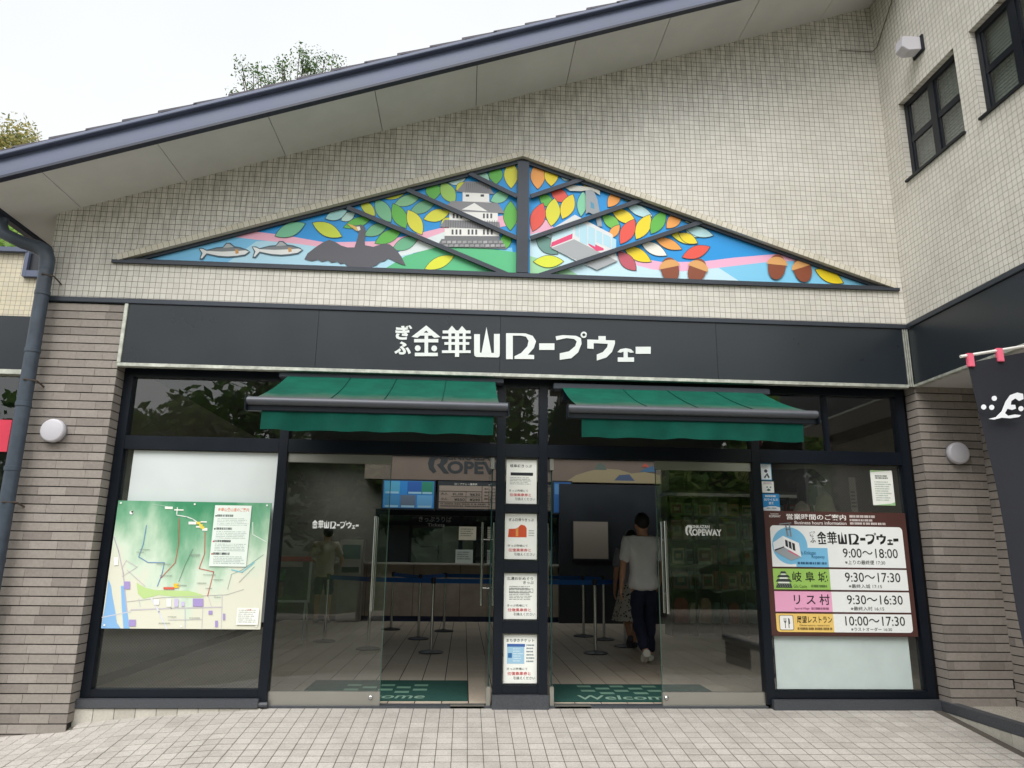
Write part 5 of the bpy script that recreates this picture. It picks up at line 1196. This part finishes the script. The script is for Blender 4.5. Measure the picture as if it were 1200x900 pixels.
def person(loc, yaw, H, J, label, shirt, lower, shoe, skin='skin', hair='hair', shorts=False, skirt=False, sleeve=.55, cap=None):
    """J: joints in body space (x right, y forward, z up, metres for a 1.72 m figure)"""
    k = H/1.72; c, s_ = math.cos(yaw), math.sin(yaw)
    T = lambda p: ((p[0]*c-p[1]*s_)*k, (p[0]*s_+p[1]*c)*k, p[2]*k)
    t = thing('person', label, 'person', loc)
    f = Fig(); A_ = lambda n, p, r, q=None: f.add(n, T(p), (r[0]*k, r[1]*k) if isinstance(r, tuple) else r*k, q)
    pe = Vector(J['pelvis']); ch = Vector(J['chest']); nk = Vector(J['neck']); hdv = Vector(J['head'])
    A_('pelvis', pe, (.12, .085)); A_('waist', pe.lerp(ch, .45), (.12, .085), 'pelvis'); A_('chest', ch, (.15, .1), 'waist'); A_('upchest', ch.lerp(nk, .6), (.12, .08), 'chest'); A_('neck', nk, .055, 'upchest'); A_('skull0', nk.lerp(hdv, .45), .062, 'neck'); A_('skull1', nk.lerp(hdv, .8), (.078, .092), 'skull0'); A_('skull2', hdv, (.08, .098), 'skull1'); A_('crown', hdv+Vector((0, -.01, .075)), .05, 'skull2')
    A_('nose', nk.lerp(hdv, .85)+Vector((0, .108, 0)), .014, 'skull1')
    for sd_, n_ in ((-1, 'l'), (1, 'r')):
        A_('ear'+n_, nk.lerp(hdv, .88)+Vector((sd_*.085, -.005, 0)), .016, 'skull1')
        shd, el, wr = (Vector(J[x+n_]) for x in ('shoulder', 'elbow', 'wrist'))
        A_('sh'+n_, shd, .062, 'upchest'); A_('ua'+n_, shd.lerp(el, .5), .046, 'sh'+n_); A_('el'+n_, el, .038, 'ua'+n_); A_('fa'+n_, el.lerp(wr, .4), .037, 'el'+n_); A_('wr'+n_, wr, .026, 'fa'+n_)
        d = (wr-el).normalized(); sid = Vector((0, 1, 0)); sid = (sid-d*sid.dot(d)).normalized(); pm = wr+d*.055
        A_('pa'+n_, pm, (.03, .022), 'wr'+n_)
        for i, (o_, l) in enumerate(((.027, .07), (.009, .08), (-.009, .075), (-.026, .06))):
            b0 = pm+sid*o_+d*.03; A_('f%d%s' % (i, n_), b0, .0095, 'pa'+n_); A_('g%d%s' % (i, n_), b0+d*l*.55+Vector((-sd_*.008, 0, 0)), .0088, 'f%d%s' % (i, n_)); A_('h%d%s' % (i, n_), b0+d*l+Vector((-sd_*.025, 0, 0)), .0075, 'g%d%s' % (i, n_))
        A_('t0'+n_, wr+d*.03+sid*.035, .0115, 'pa'+n_); A_('t1'+n_, wr+d*.065+sid*.055, .0095, 't0'+n_)
        hp_, kn, an, to = (Vector(J[x+n_]) for x in ('hip', 'knee', 'ankle', 'toe'))
        A_('hp'+n_, hp_, .078, 'pelvis'); A_('th'+n_, hp_.lerp(kn, .5), .075, 'hp'+n_); A_('kn'+n_, kn, .056, 'th'+n_); A_('ca'+n_, kn.lerp(an, .35), .056, 'kn'+n_); A_('an'+n_, an, .036, 'ca'+n_); A_('to'+n_, an.lerp(to, .8), .03, 'an'+n_)
    me = skin_mesh(f.v, f.e, f.r, 0, 2); me.materials.append(M[skin]); o = bpy.data.objects.new('body', me); COL.objects.link(o); o.parent = t
    def part(name, chain, mt, sub=2):
        q_ = Fig()
        for n_, p, r, par in chain: q_.add(n_, T(p), (r[0]*k, r[1]*k) if isinstance(r, tuple) else r*k, par)
        m_ = skin_mesh(q_.v, q_.e, q_.r, 0, 3 if name in ('shirt', 'trousers', 'shorts') else sub); m_.materials.append(mt)
        if name in ('shirt', 'trousers', 'shorts'):      # cloth folds
            for v in m_.vertices:
                c_ = v.co; n1 = mnoise.noise(Vector((c_.x*9+loc[0], c_.y*9, c_.z*(5 if name == 'shirt' else 12)))); n2_ = mnoise.noise(Vector((c_.x*22, c_.y*22+3, c_.z*14)))
                v.co = c_+v.normal*(n1*.016+n2_*.006)
        oo = bpy.data.objects.new(name, m_); COL.objects.link(oo); oo.parent = t
    up = ch.lerp(nk, .6)
    ch_ = [('a', pe+Vector((0, 0, -.15)), (.225, .165), None), ('a2', pe+Vector((0, 0, .03)), (.186, .136), 'a'), ('b', pe.lerp(ch, .45), (.18, .13), 'a2'), ('c', ch, (.19, .135), 'b'), ('d', up, (.155, .108), 'c'), ('e', nk+Vector((0, -.005, -.015)), .075, 'd')]
    for n_ in 'lr':
        shd, el = Vector(J['shoulder'+n_]), Vector(J['elbow'+n_]); ch_ += [('s'+n_, shd, .082, 'd'), ('u'+n_, shd.lerp(el, sleeve), .07, 's'+n_)]
        if sleeve > .5: ch_ += [('w'+n_, shd.lerp(el, min(.98, sleeve+.25)), .068, 'u'+n_)]
    part('shirt', ch_, shirt)
    if skirt:
        g = G(); rows = []
        for j in range(9):
            f_ = j/8; zz = pe.z+.02-f_*.55; r0 = .17+.13*f_
            for i in range(28):
                an = 2*math.pi*i/28; rr = r0*(1+.05*f_*math.sin(an*7)); g.v.append(T((pe.x+rr*math.cos(an), pe.y+rr*.85*math.sin(an), zz)))
        for j in range(8):
            for i in range(28): g.f.append((j*28+i, j*28+(i+1) % 28, (j+1)*28+(i+1) % 28, (j+1)*28+i))
        m_ = mesh_from(g, 'skirt', lower, smooth=True); oo = bpy.data.objects.new('skirt', m_); COL.objects.link(oo); oo.parent = t
    else:
        tr_ = [('p', pe+Vector((0, 0, .02)), (.15, .115), None), ('q', pe+Vector((0, 0, -.07)), (.16, .12), 'p')]
        for n_ in 'lr':
            hp_, kn, an = Vector(J['hip'+n_]), Vector(J['knee'+n_]), Vector(J['ankle'+n_])
            tr_ += [('h'+n_, hp_+Vector((0, 0, -.06)), .095, 'q'), ('t'+n_, hp_.lerp(kn, .55), .098, 'h'+n_), ('k'+n_, kn, .084 if shorts else .078, 't'+n_)]
            if not shorts: tr_ += [('c'+n_, kn.lerp(an, .45), .076, 'k'+n_), ('e'+n_, kn.lerp(an, .95), .066, 'c'+n_)]
        part('shorts' if shorts else 'trousers', tr_, lower)
    for n_ in 'lr':
        an, to = Vector(J['ankle'+n_]), Vector(J['toe'+n_]); d = (to-an); fl = Vector((d.x, d.y, 0)).normalized() if Vector((d.x, d.y)).length > .03 else Vector((0, 1, 0))
        heel = an-d.normalized()*.02+Vector((0, -.035, -.03)) if d.z > -.1 else an+Vector((0, -.05, .0))
        part('shoe', [('a', an+Vector((0, 0, -.005)), .05, None), ('b', an.lerp(to, .45)+Vector((0, 0, -.012)), (.05, .042), 'a'), ('c', to, (.045, .034), 'b'), ('h', heel, .045, 'a')], shoe)
    hh = [('a', hdv+Vector((0, -.03, .02)), (.088, .088), None), ('b', hdv+Vector((0, -.012, .075)), .07, 'a'), ('c', nk.lerp(hdv, .62)+Vector((0, -.045, 0)), (.07, .055), 'a'), ('d', hdv+Vector((0, 0, .112)), .035, 'b')]
    hb_ = bmesh.new(); bmesh.ops.create_uvsphere(hb_, u_segments=28, v_segments=18, radius=1.0)
    hc = T(hdv+Vector((0, -.022, .025)))
    for v in hb_.verts:
        q0 = v.co.copy(); wv = 1+.05*mnoise.noise(q0*3.1)+.03*mnoise.noise(q0*9)
        if q0.z < -.2 and q0.y > .1: wv *= .8
        v.co = Vector((q0.x*.091*c-q0.y*.104*s_, q0.x*.091*s_+q0.y*.104*c, q0.z*.108))*k*wv+Vector(hc)
    hm_ = bpy.data.meshes.new('hair'); hb_.to_mesh(hm_); hb_.free(); hm_.materials.append(cap or M[hair])
    for p_ in hm_.polygons: p_.use_smooth = True
    ho = bpy.data.objects.new('hair', hm_); COL.objects.link(ho); ho.parent = t; return t
base = dict(pelvis=(0, 0, .95), chest=(0, 0, 1.25), neck=(0, 0, 1.47), head=(0, .015, 1.62))
def limbs(**kw):
    J = dict(base); J.update(shoulderl=(-.19, 0, 1.41), shoulderr=(.19, 0, 1.41), elbowl=(-.24, -.02, 1.12), elbowr=(.24, -.02, 1.12), wristl=(-.25, .04, .87), wristr=(.25, .04, .87),
      hipl=(-.09, 0, .91), hipr=(.09, 0, .91), kneel=(-.1, .02, .5), kneer=(.1, .02, .5), anklel=(-.1, -.01, .08), ankler=(.1, -.01, .08), toel=(-.11, .15, .035), toer=(.11, .15, .035)); J.update(kw); return J
p1 = pix(376, 731, 2, 0)
person((p1.x, p1.y, .0), 0, 1.70, limbs(elbowl=(-.3, .08, 1.16), wristl=(-.22, .27, 1.1), elbowr=(.3, .06, 1.16), wristr=(.25, .28, 1.05), head=(.02, .03, 1.62)), 'person in a beige shirt and dark shorts standing with their back to the left door', mat('beige_shirt', '#b3a493', .85, 0, .1, 8, .2), mat('dark_shorts', '#1b2740', .85, 0, .12, 8), mat('grey_shoe', '#9a9690', .7), shorts=True, sleeve=.6)
p2 = pix(757, 778, 2, 0)
person((p2.x, p2.y, .0), .02, 1.76, limbs(anklel=(-.05, -.20, .15), kneel=(-.07, .06, .5), toel=(-.05, -.09, .035), ankler=(.08, .13, .08), kneer=(.09, .12, .52), toer=(.09, .29, .035), elbowl=(-.26, -.05, 1.12), wristl=(-.28, -.02, .87), elbowr=(.25, .02, 1.12), wristr=(.24, .16, .93), head=(0, .03, 1.62)), 'person in a white t-shirt and navy trousers walking into the right doorway', mat('white_shirt', '#e2e0e4', .85, 0, .06, 6, .2), mat('navy_trousers', '#141c33', .85, 0, .12, 8), mat('white_shoe', '#d9d6cc', .6), sleeve=.62)
sk_ = N('dotted_skirt'); tg_ = sk_.n('TexCoord'); vo = sk_.n('TexVoronoi', i_Scale=26.0); sk_.l(tg_.outputs['Object'], vo.inputs['Vector']); sk_.l(sk_.ramp(vo.outputs['Distance'], [(.28, lin('#2c2a30')), (.36, lin('#c2bcb4'))]), sk_.b.inputs['Base Color']); sk_.b.inputs['Roughness'].default_value = .9
p3 = pix(748, 768, 2, 0)
person((p3.x+.06, p3.y+.55, .0), .0, 1.60, limbs(anklel=(-.1, -.24, .2), kneel=(-.09, .05, .5), toel=(-.11, -.2, .05), ankler=(.06, .18, .08), kneer=(.07, .14, .5), toer=(.07, .33, .035)), 'person in a dotted skirt walking just ahead of the white t-shirt', mat('grey_top', '#8a8690', .85), sk_.m, mat('dark_shoe', '#35323a', .6), skirt=True)

# ================================================================== TREES
LEAFM = []
def leafmat(name, a, b, c):
    k = N(name); ge = k.n('NewGeometry'); col_ = k.ramp(ge.outputs['Random Per Island'], [(0, lin(a)), (.55, lin(b)), (1, lin(c))]); k.l(col_, k.b.inputs['Base Color']); k.b.inputs['Roughness'].default_value = .6
    tl = k.n('BsdfTranslucent'); k.l(col_, tl.inputs[0]); mxs = k.n('MixShader', i_0=.45); k.l(k.b.outputs[0], mxs.inputs[1]); k.l(tl.outputs[0], mxs.inputs[2]); k.l(mxs.outputs[0], k.o.inputs['Surface']); return k.m
LG = leafmat('green_leaves', '#2c4a22', '#44682f', '#6b8a3e'); LY_ = leafmat('yellowing_leaves', '#5f6a3a', '#97955a', '#c4b274'); LL = leafmat('light_leaves', '#567c38', '#83a852', '#b4c878')
bark = mat('bark', '#4a4036', .95, 0, .3, 12, .5)
def tree(name, loc, H, crad, cz, n, size, lm, label, seed, group=None, clumps=26, spread=.33, trunk_r=.16, squash=.8, tilt=0):
    rnd = random.Random(seed); t = thing(name, label, 'tree', loc, group); x0, y0, z0 = loc
    tip = Vector((x0+rnd.uniform(-.4, .4), y0, z0+H*.75)); tr_ = G(); tr_.tube([(x0, y0, z0), (x0+.1, y0, z0+H*.3), tuple(tip)], [trunk_r, trunk_r*.75, trunk_r*.3], 8)
    cs = []
    for i in range(clumps):
        while True:
            p = Vector((rnd.uniform(-1, 1), rnd.uniform(-1, 1), rnd.uniform(-1, 1)))
            if .2 < p.length < 1: break
        c = Vector((x0+p.x*crad, y0+p.y*crad, z0+cz+p.z*crad*squash+p.x*crad*tilt)); cs.append((c, rnd.uniform(.6, 1.25)*crad*spread))
        st = Vector((x0, y0, z0+H*rnd.uniform(.25, .6))); md = st.lerp(c, .5)+Vector((0, 0, crad*.12)); tr_.tube([tuple(st), tuple(md), tuple(c)], [trunk_r*.35, trunk_r*.2, trunk_r*.06], 5)
    obj('trunk', tr_, bark, t, smooth=True)
    g = G()
    for i in range(n):
        c, r = cs[rnd.randrange(len(cs))]
        d = Vector((rnd.gauss(0, 1), rnd.gauss(0, 1), rnd.gauss(0, .8))).normalized()*r*rnd.random()**.45; p = c+d
        a = Vector((rnd.gauss(0, 1), rnd.gauss(0, 1), rnd.gauss(0, .6))).normalized(); b = a.orthogonal().normalized(); b = b*math.cos(i)+a.cross(b)*math.sin(i); s = size*rnd.uniform(.6, 1.3)
        g.poly([tuple(p-a*s), tuple(p-b*s*.45), tuple(p+a*s), tuple(p+b*s*.45)])
    me = bpy.data.meshes.new('crown'); lo = worldloc(t); me.from_pydata([(v[0]-lo[0], v[1]-lo[1], v[2]-lo[2]) for v in g.v], [], g.f); me.materials.append(lm)
    o = bpy.data.objects.new('crown', me); COL.objects.link(o); o.parent = t; return t
# beyond the roof
a = pix(18, 165, 1, 26); tree('hillside_tree', (a.x-.7, 26, -.3), a.z+1.2, 3.3, a.z-2.0, 26000, .09, LY_, 'yellow green tree rising above the roof at the upper left', 3, clumps=70, spread=.25, trunk_r=.3)
a = pix(348, 100, 1, 17); tree('twiggy_tree', (a.x, 17, -.3), a.z+.1, 2.6, a.z-.42, 9000, .05, LG, 'thin branches with small leaves showing above the roof line', 12, clumps=130, spread=.14, trunk_r=.2, squash=.4, tilt=.31)
a = pix(8, 275, 1, 14); tree('hillside_tree', (a.x-1.5, 14, -.3), a.z+.4, 2.2, a.z-.6, 3000, .14, LL, 'green tree glimpsed under the gutter at the left edge', 5, clumps=22, trunk_r=.2)
# woods across the forecourt, behind the camera, mirrored in the panes
k_ = 0
for x, y, H_ in ((-15, -19, 10), (-9.5, -23, 12), (-4, -20, 9.5), (1.5, -24, 12), (6.5, -20, 10.5), (12, -23, 11.5), (17.5, -19, 10)):
    k_ += 1; tree('forecourt_tree', (x, y, gz(x, y)), H_, 3.6, H_*.55, 4200, .26, (LL if x > 4 else LG), ORD[k_-1]+' of the seven green trees across the forecourt, mirrored in the panes', 20+k_, 'trees across the forecourt', clumps=34, trunk_r=.24)

# unseen wooded slope added behind those trees to darken the pane reflections
hg = G(); hn = 60; rnd_ = random.Random(4)
hm = N('added_slope'); _g = hm.n('NewGeometry'); _a = hm.n('TexNoise', i_Scale=.9, i_Detail=9, i_Roughness=.75); hm.l(_g.outputs['Position'], _a.inputs['Vector'])
hm.l(hm.ramp(_a.outputs[0], [(.35, lin('#1c2c16')), (.55, lin('#31481f')), (.75, lin('#56703a'))]), hm.b.inputs['Base Color']); hm.b.inputs['Roughness'].default_value = .9
for j in range(16):
    for i in range(hn+1):
        x = -60+120*i/hn; f = j/15
        hg.v.append((x+rnd_.uniform(-.6, .6), -27-30*f+rnd_.uniform(-.8, .8), gz(0, -27)-.4+9*f**.8+rnd_.uniform(-.9, .9)*(f > 0)))
for j in range(15):
    for i in range(hn): a = j*(hn+1)+i; hg.f.append((a, a+1, a+hn+2, a+hn+1))
struct(obj('added_hillside', hg, hm.m, None, smooth=True))
